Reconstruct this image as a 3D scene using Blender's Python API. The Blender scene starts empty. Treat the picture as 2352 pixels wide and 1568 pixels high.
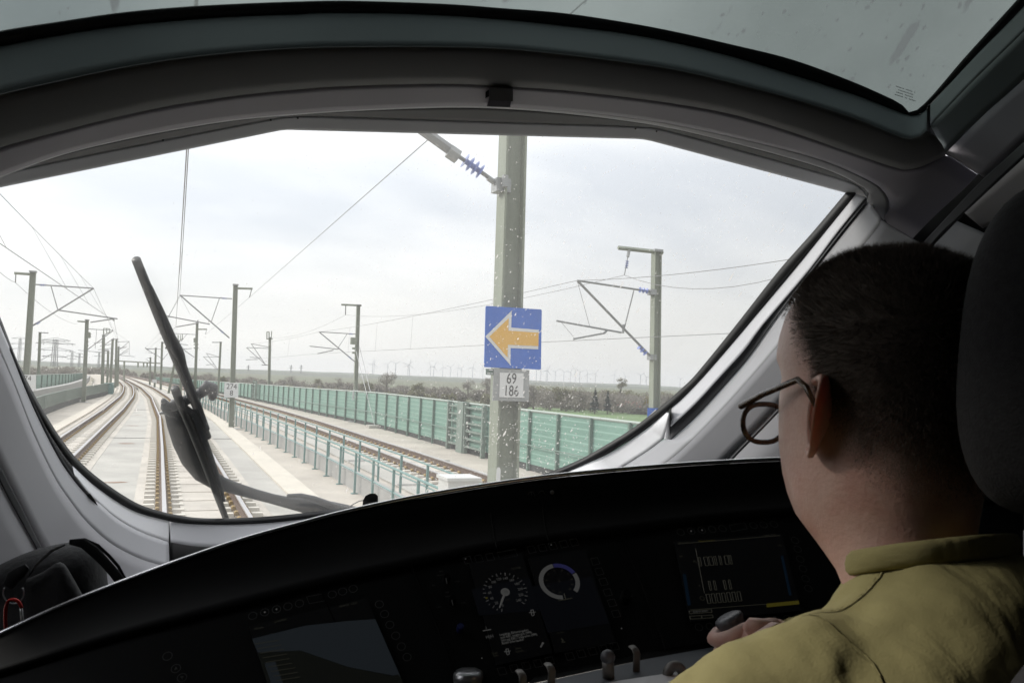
import bpy, math, random
import numpy as np
from mathutils import Matrix, Vector
random.seed(7)
rng = np.random.default_rng(5)
S = bpy.context.scene
COL = S.collection
RAD = math.radians

# ------------------------------------------------------------------ camera
# metres; +Y is the direction of travel, z = 0 is the top of the rails
FPX = 1900.0
psi, tht, rol = RAD(23), RAD(2.72), RAD(2.3)
HC = 2.58
Fv = np.array([math.sin(psi)*math.cos(tht), math.cos(psi)*math.cos(tht), math.sin(tht)])
R0 = np.array([math.cos(psi), -math.sin(psi), 0.0])
U0 = np.cross(R0, Fv)
Rv = R0*math.cos(rol)+U0*math.sin(rol)
Uv = -R0*math.sin(rol)+U0*math.cos(rol)
CAM = np.array([0.0, 0.0, HC])
cd = bpy.data.cameras.new('camera')
cam = bpy.data.objects.new('camera', cd)
COL.objects.link(cam)
m = Matrix.Identity(4)
for i in range(3):
    m[i][0], m[i][1], m[i][2], m[i][3] = Rv[i], Uv[i], -Fv[i], CAM[i]
cam.matrix_world = m
cd.sensor_width = 36.0
cd.lens = 36.0*FPX/2352.0
cd.clip_start = 0.02
cd.clip_end = 30000
cd.dof.use_dof = True
cd.dof.focus_distance = 14.0
cd.dof.aperture_fstop = 26.0
S.camera = cam

# ------------------------------------------------------------------ sky, sun, exposure
SUN_EL, SUN_AZ = RAD(30), RAD(-49)          # azimuth from +Y, negative = left of the track
wd = bpy.data.worlds.new("World")
S.world = wd
wd.use_nodes = True
nt = wd.node_tree
nt.nodes.clear()
def N(nt, t, **kw):
    n = nt.nodes.new(t)
    for k, v in kw.items():
        if k.startswith('i_'):
            key = k[2:]
            key = int(key) if key.isdigit() else key.replace('_', ' ')
            n.inputs[key].default_value = v
        else:
            setattr(n, k, v)
    return n
def L(nt, a, b): nt.links.new(a, b)
sky = N(nt, 'ShaderNodeTexSky', sky_type='NISHITA', sun_disc=False)
sky.sun_elevation = SUN_EL
sky.sun_rotation = SUN_AZ
tc = N(nt, 'ShaderNodeTexCoord')
sep = N(nt, 'ShaderNodeSeparateXYZ'); L(nt, tc.outputs['Generated'], sep.inputs[0])
zc = N(nt, 'ShaderNodeMath', operation='MAXIMUM', i_1=0.0); L(nt, sep.outputs['Z'], zc.inputs[0])
za = N(nt, 'ShaderNodeMath', operation='ADD', i_1=0.36); L(nt, zc.outputs[0], za.inputs[0])
cx = N(nt, 'ShaderNodeMath', operation='DIVIDE'); L(nt, sep.outputs['X'], cx.inputs[0]); L(nt, za.outputs[0], cx.inputs[1])
cy = N(nt, 'ShaderNodeMath', operation='DIVIDE'); L(nt, sep.outputs['Y'], cy.inputs[0]); L(nt, za.outputs[0], cy.inputs[1])
cmb = N(nt, 'ShaderNodeCombineXYZ'); L(nt, cx.outputs[0], cmb.inputs[0]); L(nt, cy.outputs[0], cmb.inputs[1])
mp = N(nt, 'ShaderNodeMapping'); mp.inputs['Location'].default_value = (5.2, 0.4, 0); mp.inputs['Rotation'].default_value = (0, 0, 0.45); mp.inputs['Scale'].default_value = (0.8, 1.5, 1); L(nt, cmb.outputs[0], mp.inputs[0])
nz = N(nt, 'ShaderNodeTexNoise', i_Scale=1.35, i_Detail=4.0, i_Roughness=0.48, i_Distortion=0.2); L(nt, mp.outputs[0], nz.inputs['Vector'])
cr = N(nt, 'ShaderNodeValToRGB'); L(nt, nz.outputs['Fac'], cr.inputs[0])
cr.color_ramp.elements[0].position = 0.36; cr.color_ramp.elements[0].color = (0.665, 0.695, 0.75, 1)
cr.color_ramp.elements[1].position = 0.60; cr.color_ramp.elements[1].color = (0.96, 0.96, 0.965, 1)
# overcast: brighter to the zenith, a cream strip over the horizon
hz = N(nt, 'ShaderNodeMapRange', i_1=0.0, i_2=0.17, i_3=0.0, i_4=1.0); L(nt, zc.outputs[0], hz.inputs[0])
mxh = N(nt, 'ShaderNodeMix', data_type='RGBA'); L(nt, hz.outputs[0], mxh.inputs[0])
mxh.inputs[6].default_value = (0.95, 0.925, 0.88, 1); L(nt, cr.outputs[0], mxh.inputs[7])
br = N(nt, 'ShaderNodeMapRange', i_1=0.08, i_2=0.75, i_3=10.9, i_4=22.0); L(nt, zc.outputs[0], br.inputs[0])
mul = N(nt, 'ShaderNodeVectorMath', operation='SCALE'); L(nt, mxh.outputs[2], mul.inputs[0]); L(nt, br.outputs[0], mul.inputs['Scale'])
vd = N(nt, 'ShaderNodeVectorMath', operation='DOT_PRODUCT'); L(nt, tc.outputs['Generated'], vd.inputs[0])
vd.inputs[1].default_value = (math.sin(SUN_AZ)*math.cos(SUN_EL), math.cos(SUN_AZ)*math.cos(SUN_EL), math.sin(SUN_EL))
gw = N(nt, 'ShaderNodeMapRange', interpolation_type='SMOOTHSTEP', i_1=-0.5, i_2=1.0, i_3=0.62, i_4=1.19); L(nt, vd.outputs['Value'], gw.inputs[0])
mg = N(nt, 'ShaderNodeVectorMath', operation='SCALE'); L(nt, mul.outputs[0], mg.inputs[0]); L(nt, gw.outputs[0], mg.inputs['Scale']); mul = mg
mx = N(nt, 'ShaderNodeMix', data_type='RGBA', i_0=0.96); L(nt, sky.outputs[0], mx.inputs[6]); L(nt, mul.outputs[0], mx.inputs[7])
bg = N(nt, 'ShaderNodeBackground', i_Strength=0.1); L(nt, mx.outputs[2], bg.inputs[0])
wo = N(nt, 'ShaderNodeOutputWorld'); L(nt, bg.outputs[0], wo.inputs[0])
wd.cycles.sampling_method = 'MANUAL'; wd.cycles.sample_map_resolution = 512

sd = bpy.data.lights.new('sun', 'SUN')
sd.energy = 2.2; sd.angle = RAD(11); sd.color = (1.0, 0.95, 0.88)
sun = bpy.data.objects.new('sun', sd); COL.objects.link(sun)
sdir = Vector((math.sin(SUN_AZ)*math.cos(SUN_EL), math.cos(SUN_AZ)*math.cos(SUN_EL), math.sin(SUN_EL)))
sun.rotation_euler = sdir.to_track_quat('Z', 'Y').to_euler()
S.view_settings.view_transform = 'Standard'
S.view_settings.look = 'None'
S.view_settings.exposure = 0.0
S.view_settings.gamma = 1.0
S.cycles.use_denoising = True
S.cycles.max_bounces = 8
S.cycles.diffuse_bounces = 4
S.cycles.glossy_bounces = 3
S.cycles.transparent_max_bounces = 24
S.cycles.volume_bounces = 0
S.cycles.caustics_reflective = False
S.cycles.caustics_refractive = False

# ------------------------------------------------------------------ pixel helpers (2352 x 1568 picture frame)
def ray(px, py): return Fv+((px-1176)/FPX)*Rv-((py-784)/FPX)*Uv
def P(px, py, t): return CAM+ray(px, py)*t
def G(px, py, z=-0.3):
    d = ray(px, py); return CAM+d*((z-HC)/d[2])
def PY(px, py, y):
    d = ray(px, py); return CAM+d*(y/d[1])
def Wp(px, py, off=0.0):
    """the windscreen shell of the cab (inclined, curved about the cab's middle plane), moved inwards by off"""
    d = ray(px, py)
    lo, hi = 0.05, 8.0
    for _ in range(34):
        t = (lo+hi)/2
        p = d*t
        g = p[1]-(3.02-off-(p[2]+0.475)/0.88-0.39*(p[0]-0.72)**2)
        if g > 0: hi = t
        else: lo = t
    return CAM+d*t
PN = np.array([math.sin(RAD(-15))*math.cos(RAD(48)), -math.cos(RAD(-15))*math.cos(RAD(48)), math.sin(RAD(48))])
PO = P(1285, 1334, 1.12)
def Pi(px, py, lift=0.0):
    """the instrument panel's plane"""
    d = ray(px, py)
    return CAM+d*((PO+PN*lift-CAM)@PN)/(d@PN)
def arc(pts, n, smooth=True):
    """resample a 2-D or 3-D polyline to n points, evenly along it"""
    p = np.array(pts, float)
    if smooth and len(p) > 2:
        q = []
        e = np.vstack([2*p[0]-p[1], p, 2*p[-1]-p[-2]])
        for i in range(1, len(e)-2):
            for t in np.linspace(0, 1, 12, endpoint=False):
                a, b, c, d = e[i-1], e[i], e[i+1], e[i+2]
                q.append(0.5*((2*b)+(-a+c)*t+(2*a-5*b+4*c-d)*t*t+(-a+3*b-3*c+d)*t**3))
        q.append(p[-1]); p = np.array(q)
    s = np.concatenate([[0], np.cumsum(np.linalg.norm(np.diff(p, axis=0), axis=1))])
    u = np.linspace(0, s[-1], n)
    return np.stack([np.interp(u, s, p[:, k]) for k in range(p.shape[1])], 1)
def con(pts, off, n=60, smooth=True):
    q = arc(pts, n, smooth)
    return [Wp(a, b, off if not callable(off) else off(i/(n-1))) for i, (a, b) in enumerate(q)]

# ------------------------------------------------------------------ mesh helpers
ORG = {}
class MB:
    def __init__(s): s.v = []; s.f = []
    def add(s, vs, fs):
        b = len(s.v); s.v += [tuple(map(float, p)) for p in vs]; s.f += [tuple(b+i for i in f) for f in fs]; return s
    def box(s, c, sz, ang=0.0, ax=None):
        x, y, z = sz[0]/2, sz[1]/2, sz[2]/2
        vs = [(a, b, d) for a in (-x, x) for b in (-y, y) for d in (-z, z)]
        ca, sa = math.cos(ang), math.sin(ang)
        if ax is None: vs = [(c[0]+a*ca-b*sa, c[1]+a*sa+b*ca, c[2]+d) for a, b, d in vs]
        else: vs = [np.array(c)+ax[0]*a+ax[1]*b+ax[2]*d for a, b, d in vs]
        return s.add(vs, [(0, 1, 3, 2), (4, 6, 7, 5), (0, 4, 5, 1), (2, 3, 7, 6), (0, 2, 6, 4), (1, 5, 7, 3)])
    def tube(s, pts, r, n=8, flat=None):
        p = [np.array(q, float) for q in pts]
        rs = r if hasattr(r, '__len__') else [r]*len(p)
        rows = []
        up = None
        for i, q in enumerate(p):
            t = p[min(i+1, len(p)-1)]-p[max(i-1, 0)]
            t = t/(np.linalg.norm(t)+1e-12)
            if flat is not None: ref = np.array(flat[0])
            else: ref = up if up is not None else (np.array([0, 0, 1.0]) if abs(t[2]) < 0.9 else np.array([1.0, 0, 0]))
            a = np.cross(ref, t); a /= (np.linalg.norm(a)+1e-12)
            b = np.cross(t, a); up = b
            k = 1.0 if flat is None else flat[1]
            rows.append([q+rs[i]*(math.cos(w)*a+k*math.sin(w)*b) for w in np.linspace(0, 2*math.pi, n, endpoint=False)])
        return s.rings(rows)
    def rings(s, rows, caps=True):
        n = len(rows[0]); b = len(s.v)
        fs = [(i*n+j, i*n+(j+1) % n, (i+1)*n+(j+1) % n, (i+1)*n+j) for i in range(len(rows)-1) for j in range(n)]
        if caps: fs += [tuple(range(n-1, -1, -1)), tuple((len(rows)-1)*n+j for j in range(n))]
        return s.add([p for r in rows for p in r], fs)
    def loft(s, rows):
        n = len(rows[0])
        return s.add([p for r in rows for p in r], [(i*n+j, i*n+j+1, (i+1)*n+j+1, (i+1)*n+j) for i in range(len(rows)-1) for j in range(n-1)])
    def prism(s, poly, vec):
        n = len(poly); v = np.array(vec)
        vs = [np.array(p, float) for p in poly]+[np.array(p, float)+v for p in poly]
        return s.add(vs, [tuple(range(n)), tuple(range(2*n-1, n-1, -1))]+[(i, i+n, (i+1) % n+n, (i+1) % n) for i in range(n)])
    def ell(s, c, r, n=12, m=8, ax=None):
        c = np.array(c, float)
        rows = []
        for i in range(1, m):
            th = math.pi*i/m
            row = []
            for j in range(n):
                w = 2*math.pi*j/n
                v = np.array([r[0]*math.sin(th)*math.cos(w), r[1]*math.sin(th)*math.sin(w), -r[2]*math.cos(th)])
                if ax is not None: v = ax[0]*v[0]+ax[1]*v[1]+ax[2]*v[2]
                row.append(c+v)
            rows.append(row)
        return s.rings(rows)
    def disc(s, c, a, b, r0, r1, w0=0, w1=2*math.pi, n=32, h=None):
        """flat ring r0..r1 in the plane a,b; h = raise vector"""
        c = np.array(c)
        full = abs(w1-w0-2*math.pi) < 1e-6
        ws = np.linspace(w0, w1, n)
        rows = [[c+r*(math.cos(w)*a+math.sin(w)*b) for w in ws] for r in (max(r0, 1e-4), r1)]
        s.loft(rows)
        return s
    def build(s, name, mat, parent=None, smooth=False, kind=None, org=None):
        me = bpy.data.meshes.new(name)
        o0 = ORG.get(parent.name, np.zeros(3)) if parent else (np.zeros(3) if org is None else np.array(org, float))
        v = np.array(s.v)-o0
        me.from_pydata(v.tolist(), [], s.f)
        me.update()
        if smooth: me.polygons.foreach_set('use_smooth', [True]*len(me.polygons))
        if mat: me.materials.append(mat)
        o = bpy.data.objects.new(name, me); COL.objects.link(o)
        if parent: o.parent = parent
        elif org is not None: o.location = org
        ORG[o.name] = o0
        if kind: o['kind'] = kind
        return o
def tag(o, label, cat, group=None, kind=None):
    o['label'] = label; o['category'] = cat
    if group: o['group'] = group
    if kind: o['kind'] = kind
    return o
def thing(name, label, cat, loc=(0, 0, 0), group=None):
    o = bpy.data.objects.new(name, None); COL.objects.link(o)
    o.location = [float(x) for x in loc]; o.empty_display_size = 0.1
    ORG[o.name] = np.array(loc, float)
    return tag(o, label, cat, group)
def mod(o, t, **kw):
    md = o.modifiers.new(t.lower(), t)
    for k, v in kw.items(): setattr(md, k, v)
    return md
def solid(o, th=0.006, off=0.0): mod(o, 'SOLIDIFY', thickness=th, offset=off); return o

# ------------------------------------------------------------------ materials
def mat(name, col, rough=0.6, metal=0.0, var=0.0, vscale=5.0, bump=0.0, bscale=40.0, spec=0.5, col2=None, stretch=None, emit=None, sheen=0.0):
    m = bpy.data.materials.new(name); m.use_nodes = True
    t = m.node_tree; b = t.nodes['Principled BSDF']
    b.inputs['Base Color'].default_value = (*col, 1); b.inputs['Roughness'].default_value = rough
    b.inputs['Metallic'].default_value = metal; b.inputs['Specular IOR Level'].default_value = spec
    if sheen: b.inputs['Sheen Weight'].default_value = sheen
    if emit:
        b.inputs['Emission Color'].default_value = (*emit[0], 1); b.inputs['Emission Strength'].default_value = emit[1]
    if var or bump:
        tcn = N(t, 'ShaderNodeTexCoord')
        mpn = N(t, 'ShaderNodeMapping'); L(t, tcn.outputs['Object'], mpn.inputs[0])
        if stretch: mpn.inputs['Scale'].default_value = stretch
    if var:
        n1 = N(t, 'ShaderNodeTexNoise', i_Scale=vscale, i_Detail=6.0, i_Roughness=0.62); L(t, mpn.outputs[0], n1.inputs['Vector'])
        c2 = col2 or tuple(c*(1-var) for c in col)
        r = N(t, 'ShaderNodeValToRGB'); L(t, n1.outputs['Fac'], r.inputs[0])
        r.color_ramp.elements[0].position = 0.34; r.color_ramp.elements[0].color = (*c2, 1)
        r.color_ramp.elements[1].position = 0.66; r.color_ramp.elements[1].color = (*col, 1)
        L(t, r.outputs[0], b.inputs['Base Color'])
    if bump:
        n2 = N(t, 'ShaderNodeTexNoise', i_Scale=bscale, i_Detail=4.0); L(t, mpn.outputs[0], n2.inputs['Vector'])
        bp = N(t, 'ShaderNodeBump', i_Strength=bump, i_Distance=0.01); L(t, n2.outputs['Fac'], bp.inputs['Height'])
        L(t, bp.outputs[0], b.inputs['Normal'])
    return m
M = {}
M['deck'] = mat('deck_concrete', (0.50, 0.45, 0.385), 0.9, var=0.26, vscale=0.55, bump=0.15, bscale=9)
M['slab'] = mat('slab_concrete', (0.53, 0.485, 0.425), 0.88, var=0.24, vscale=1.1, bump=0.12, bscale=12)
M['grey_slab'] = mat('grey_slab_concrete', (0.45, 0.43, 0.39), 0.88, var=0.25, vscale=0.6, bump=0.12, bscale=9)
M['curb'] = mat('pale_curb_concrete', (0.58, 0.53, 0.45), 0.85, var=0.13, vscale=2.0)
M['sleeper'] = mat('sleeper_concrete', (0.64, 0.60, 0.53), 0.85, var=0.12, vscale=4)
M['wallc'] = mat('grey_wall_concrete', (0.33, 0.325, 0.31), 0.9, var=0.12, vscale=2)
M['steel'] = mat('polished_rail_steel', (0.52, 0.50, 0.50), 0.38, metal=0.9)
M['rust'] = mat('rusty_rail_steel', (0.13, 0.075, 0.045), 0.85, var=0.35, vscale=7)
M['clip'] = mat('fastening_brown', (0.36, 0.23, 0.06), 0.75, var=0.4, vscale=20)
M['clipdark'] = mat('fastening_bed', (0.17, 0.125, 0.075), 0.85, var=0.3, vscale=9)
M['stain'] = mat('rust_stain', (0.26, 0.14, 0.08), 0.9, var=0.3, vscale=8)
M['mast'] = mat('grey_green_mast_paint', (0.25, 0.275, 0.215), 0.6, var=0.22, vscale=3, stretch=(1, 1, 0.15))
M['galv'] = mat('galvanised_steel', (0.36, 0.37, 0.37), 0.5, metal=0.35, var=0.2, vscale=9)
M['tubealu'] = mat('aluminium_tube', (0.26, 0.265, 0.265), 0.45, metal=0.4)
M['wire'] = mat('wire_dark', (0.20, 0.20, 0.20), 0.6, metal=0.2)
M['insul'] = mat('blue_insulator', (0.17, 0.22, 0.50), 0.35)
M['railing'] = mat('teal_railing_paint', (0.11, 0.23, 0.215), 0.5, var=0.15, vscale=6)
M['infill'] = mat('fence_infill', (0.33, 0.37, 0.32), 0.8, var=0.2, vscale=1.5)
M['fencegrey'] = mat('grey_green_fence', (0.19, 0.24, 0.205), 0.7, var=0.2, vscale=2)
M['barframe'] = mat('barrier_post_green', (0.12, 0.19, 0.155), 0.6, var=0.2, vscale=3)
M['coping'] = mat('barrier_coping', (0.33, 0.38, 0.34), 0.55)
M['dark'] = mat('dark_gap', (0.03, 0.033, 0.03), 0.9)
M['blue'] = mat('sign_blue', (0.013, 0.115, 0.52), 0.4, var=0.12, vscale=6)
M['yellow'] = mat('sign_yellow', (0.72, 0.40, 0.055), 0.45)
M['white'] = mat('sign_white', (0.66, 0.66, 0.66), 0.45)
M['black'] = mat('sign_black', (0.02, 0.02, 0.02), 0.5)
M['boxwhite'] = mat('cabinet_pale_grey', (0.55, 0.55, 0.53), 0.5)
M['grass'] = mat('field_grass', (0.10, 0.125, 0.065), 0.95, var=0.5, vscale=0.012, col2=(0.12, 0.11, 0.075))
M['field'] = mat('bright_spring_field', (0.13, 0.205, 0.075), 0.95, var=0.3, vscale=0.06)
M['hill'] = mat('far_hill', (0.10, 0.125, 0.085), 0.95, var=0.4, vscale=0.004, col2=(0.09, 0.09, 0.075))
M['bark'] = mat('grey_bark', (0.13, 0.11, 0.09), 0.9, var=0.3, vscale=3)
M['twig'] = mat('bare_twigs', (0.19, 0.172, 0.15), 0.95, var=0.4, vscale=0.25, col2=(0.25, 0.23, 0.195))
M['bud'] = mat('budding_leaves', (0.20, 0.20, 0.10), 0.95, var=0.4, vscale=0.25, col2=(0.15, 0.14, 0.09))
M['conifer'] = mat('dark_needles', (0.025, 0.042, 0.034), 0.95, var=0.4, vscale=0.7)
M['yellowtree'] = mat('yellow_blossom', (0.33, 0.26, 0.06), 0.95, var=0.3, vscale=0.7)
M['render'] = mat('house_render', (0.32, 0.27, 0.25), 0.9, var=0.15, vscale=0.7)
M['rooftile'] = mat('red_roof_tiles', (0.22, 0.10, 0.075), 0.9, var=0.25, vscale=1.5)
M['window'] = mat('house_window', (0.05, 0.055, 0.06), 0.3)
M['turbine'] = mat('turbine_grey', (0.36, 0.38, 0.41), 0.6)
M['pylon'] = mat('pylon_steel', (0.20, 0.21, 0.21), 0.7)
for k_ in ('twig', 'bud', 'yellowtree'):
    t_ = M[k_].node_tree; b_ = t_.nodes['Principled BSDF']; o_ = t_.nodes['Material Output']
    tl_ = N(t_, 'ShaderNodeBsdfTranslucent'); mx_ = N(t_, 'ShaderNodeMixShader', i_0=0.5)
    L(t_, b_.inputs['Base Color'].links[0].from_socket, tl_.inputs[0])
    L(t_, b_.outputs[0], mx_.inputs[1]); L(t_, tl_.outputs[0], mx_.inputs[2]); L(t_, mx_.outputs[0], o_.inputs[0])
# cab
M['trim'] = mat('cab_trim_pale_grey', (0.82, 0.82, 0.84), 0.55, bump=0.02, bscale=400)
M['hface'] = mat('cab_header_lit_lilac_grey', (0.29, 0.275, 0.315), 0.6, bump=0.02, bscale=400)  # light reflected onto the lower header face put into its colour
M['flange'] = mat('window_flange_grey', (0.55, 0.56, 0.59), 0.6)
M['trimmid'] = mat('cab_trim_mid_grey', (0.56, 0.56, 0.585), 0.6, bump=0.02, bscale=400)
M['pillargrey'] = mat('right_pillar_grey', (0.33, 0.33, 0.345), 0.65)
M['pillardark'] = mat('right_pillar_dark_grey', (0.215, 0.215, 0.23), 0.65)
M['panel'] = mat('cab_panel_lilac_grey', (0.35, 0.345, 0.365), 0.6, bump=0.02, bscale=400)
M['header'] = mat('cab_header_shaded_grey', (0.20, 0.20, 0.20), 0.7, bump=0.02, bscale=400)  # shade of the unlit header band put into a darker colour
M['headtop'] = mat('cab_header_roof_lit_slate', (0.25, 0.285, 0.295), 0.6, bump=0.02, bscale=400)  # bluish light from the roof window put into the band's colour
M['groove'] = mat('cab_groove_dark', (0.05, 0.05, 0.055), 0.7)
M['seal'] = mat('window_rubber', (0.009, 0.009, 0.010), 0.55)
M['deskblk'] = mat('desk_black_plastic', (0.0042, 0.0042, 0.0042), 0.75, bump=0.03, bscale=600, spec=0.05)
M['deskpan'] = mat('desk_panel_black', (0.0058, 0.0058, 0.006), 0.6, spec=0.12)
M['deskgap'] = mat('desk_joint', (0.003, 0.003, 0.003), 0.9, spec=0.1)
M['rim'] = mat('desk_rim_edge', (0.9, 0.9, 0.91), 0.22, metal=1.0)
M['desktop'] = mat('desk_top_slate', (0.10, 0.11, 0.125), 0.55)
M['btn'] = mat('button_ring', (0.075, 0.075, 0.075), 0.6, spec=0.1)
M['paper'] = mat('paper_sheet', (0.72, 0.72, 0.74), 0.8)
M['clipgrey'] = mat('clip_metal', (0.16, 0.15, 0.14), 0.45, metal=0.3)
M['silver'] = mat('satin_metal_knob', (0.42, 0.42, 0.43), 0.3, metal=0.8)
M['leverg'] = mat('lever_grey', (0.09, 0.09, 0.10), 0.45)
M['bagblk'] = mat('backpack_nylon', (0.022, 0.022, 0.024), 0.75, bump=0.25, bscale=90, var=0.3, vscale=14)
M['bagstrap'] = mat('backpack_strap', (0.22, 0.22, 0.225), 0.7, bump=0.3, bscale=150)
M['redalu'] = mat('red_anodised', (0.42, 0.012, 0.008), 0.3, metal=0.5)
M['seatfab'] = mat('seat_dark_fabric', (0.032, 0.031, 0.032), 0.95, bump=0.2, bscale=500, var=0.35, vscale=160)
M['wiper'] = mat('wiper_black', (0.016, 0.016, 0.018), 0.5, var=0.35, vscale=60, col2=(0.03, 0.03, 0.032))
M['wiperarm'] = mat('wiper_arm_dusty', (0.045, 0.047, 0.053), 0.55, var=0.35, vscale=25)
M['cabdark'] = mat('cab_rear_lining', (0.05, 0.05, 0.052), 0.9)
def emis(name, col, st):
    return mat(name, (0.003, 0.003, 0.003), 0.4, emit=(col, st), spec=0.15)
M['scr_black'] = emis('screen_off', (0.4, 0.4, 0.45), 0.0018)
M['scr_night'] = emis('screen_night_blue', (0.3, 0.34, 0.5), 0.004)
M['scr_slate'] = emis('screen_slate', (0.5, 0.62, 0.74), 0.016)
M['scr_olive'] = emis('screen_olive', (0.5, 0.55, 0.45), 0.006)
M['scr_white'] = emis('screen_white', (1, 1, 0.95), 0.055)
M['scr_grey'] = emis('screen_grey', (1, 1, 0.97), 0.038)
M['scr_dim'] = emis('screen_dim_lines', (1, 0.97, 0.7), 0.013)
M['scr_yellow'] = emis('screen_yellow', (1, 0.85, 0.12), 0.03)
M['scr_blue'] = emis('screen_blue', (0.25, 0.25, 0.9), 0.04)
M['scr_bar'] = emis('screen_bar_blue', (0.1, 0.3, 0.6), 0.012)
M['bluebtn'] = mat('blue_knob', (0.01, 0.015, 0.09), 0.4)
M['print'] = mat('desk_print', (0.06, 0.06, 0.055), 0.7)

def glass_mat(name, tint, veil, veilcol, speck=1.0, roof=False):
    """dirty pane: clear glass, a thin film of dust that scatters the sky's light, and insect and dirt splashes"""
    m = bpy.data.materials.new(name); m.use_nodes = True
    t = m.node_tree; t.nodes.clear()
    out = N(t, 'ShaderNodeOutputMaterial')
    tr = N(t, 'ShaderNodeBsdfTransparent'); tr.inputs[0].default_value = (*tint, 1)
    tl = N(t, 'ShaderNodeBsdfTranslucent'); tl.inputs[0].default_value = (*veilcol, 1)
    tcn = N(t, 'ShaderNodeTexCoord')
    # dust film, patchy
    n0 = N(t, 'ShaderNodeTexNoise', i_Scale=2.2, i_Detail=5.0); L(t, tcn.outputs['Object'], n0.inputs['Vector'])
    fr = N(t, 'ShaderNodeMapRange', i_1=0.3, i_2=0.7, i_3=veil*(0.5 if roof else 0.8), i_4=veil*(1.5 if roof else 1.2)); L(t, n0.outputs['Fac'], fr.inputs[0])
    m1 = N(t, 'ShaderNodeMixShader'); L(t, fr.outputs[0], m1.inputs[0]); L(t, tr.outputs[0], m1.inputs[1]); L(t, tl.outputs[0], m1.inputs[2])
    # splashes: three sizes, drawn out along the air flow
    def layer(scale, st, rotz, thr, rad, seed, dens):
        mp = N(t, 'ShaderNodeMapping'); L(t, tcn.outputs['Object'], mp.inputs[0])
        mp.inputs['Location'].default_value = (seed, seed*1.7, 0)
        mp.inputs['Rotation'].default_value = (0, rotz, 0)
        mp.inputs['Scale'].default_value = st
        nd = N(t, 'ShaderNodeTexNoise', i_Scale=scale*2.2, i_Detail=2.0); L(t, mp.outputs[0], nd.inputs['Vector'])
        ns = N(t, 'ShaderNodeVectorMath', operation='SCALE'); ns.inputs['Scale'].default_value = 0.5/scale; L(t, nd.outputs['Color'], ns.inputs[0])
        ad = N(t, 'ShaderNodeVectorMath', operation='ADD'); L(t, mp.outputs[0], ad.inputs[0]); L(t, ns.outputs[0], ad.inputs[1])
        vo = N(t, 'ShaderNodeTexVoronoi', feature='F1', i_Scale=scale); L(t, ad.outputs[0], vo.inputs['Vector'])
        sp = N(t, 'ShaderNodeSeparateColor'); L(t, vo.outputs['Color'], sp.inputs[0])
        # per-cell radius; most cells carry nothing
        big = N(t, 'ShaderNodeMapRange', i_1=thr, i_2=1.0, i_3=0.0, i_4=rad); L(t, sp.outputs[0], big.inputs[0])
        dm = N(t, 'ShaderNodeMath', operation='MULTIPLY'); L(t, big.outputs[0], dm.inputs[0]); L(t, dens, dm.inputs[1])
        df = N(t, 'ShaderNodeMath', operation='SUBTRACT'); L(t, dm.outputs[0], df.inputs[0]); L(t, vo.outputs['Distance'], df.inputs[1])
        sm = N(t, 'ShaderNodeMapRange', i_1=0.0, i_2=0.05, i_3=0.0, i_4=1.0); L(t, df.outputs[0], sm.inputs[0])
        return sm.outputs[0]
    nd = N(t, 'ShaderNodeTexNoise', i_Scale=1.6, i_Detail=3.0); L(t, tcn.outputs['Object'], nd.inputs['Vector'])
    sp = N(t, 'ShaderNodeSeparateXYZ'); L(t, tcn.outputs['Object'], sp.inputs[0])
    if roof:
        dens = N(t, 'ShaderNodeMapRange', i_1=0.3, i_2=0.7, i_3=0.5, i_4=1.2); L(t, nd.outputs['Fac'], dens.inputs[0])
    else:   # more splashes low down and to the right of the wiper's sweep
        gx = N(t, 'ShaderNodeMapRange', i_1=0.1, i_2=1.25, i_3=0.68, i_4=1.2); L(t, sp.outputs[0], gx.inputs[0])
        gz = N(t, 'ShaderNodeMapRange', i_1=0.45, i_2=-0.3, i_3=0.74, i_4=1.15); L(t, sp.outputs[2], gz.inputs[0])
        g1 = N(t, 'ShaderNodeMath', operation='MULTIPLY'); L(t, gx.outputs[0], g1.inputs[0]); L(t, gz.outputs[0], g1.inputs[1])
        g2 = N(t, 'ShaderNodeMapRange', i_1=0.3, i_2=0.7, i_3=0.55, i_4=1.25); L(t, nd.outputs['Fac'], g2.inputs[0])
        dens = N(t, 'ShaderNodeMath', operation='MULTIPLY'); L(t, g1.outputs[0], dens.inputs[0]); L(t, g2.outputs[0], dens.inputs[1])
    if roof: ls = [layer(42, (1, 1, .5), 0.5, 0.66, 0.33, 1.3, dens.outputs[0]), layer(14, (1.6, 0.25, .4), -0.6, 0.80, 0.42, 7.1, dens.outputs[0]), layer(90, (1, .5, .6), 0.6, 0.60, 0.36, 3.3, dens.outputs[0])]
    else: ls = [layer(75, (1.4, 0.5, 0.5), -0.45, 0.55, 0.22, 1.3, dens.outputs[0]), layer(30, (2.2, 0.5, 0.32), -0.5, 0.86, 0.22, 7.1, dens.outputs[0]), layer(150, (1.2, .7, .6), -0.3, 0.52, 0.29, 3.3, dens.outputs[0])]
    a = N(t, 'ShaderNodeMath', operation='MAXIMUM'); L(t, ls[0], a.inputs[0]); L(t, ls[1], a.inputs[1])
    b = N(t, 'ShaderNodeMath', operation='MAXIMUM'); L(t, a.outputs[0], b.inputs[0]); L(t, ls[2], b.inputs[1])
    k = N(t, 'ShaderNodeMath', operation='MULTIPLY', i_1=0.85*speck); L(t, b.outputs[0], k.inputs[0])
    d2 = N(t, 'ShaderNodeBsdfTranslucent'); d2.inputs[0].default_value = ((0.50, 0.485, 0.455, 1) if not roof else (0.10, 0.11, 0.11, 1))
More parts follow.
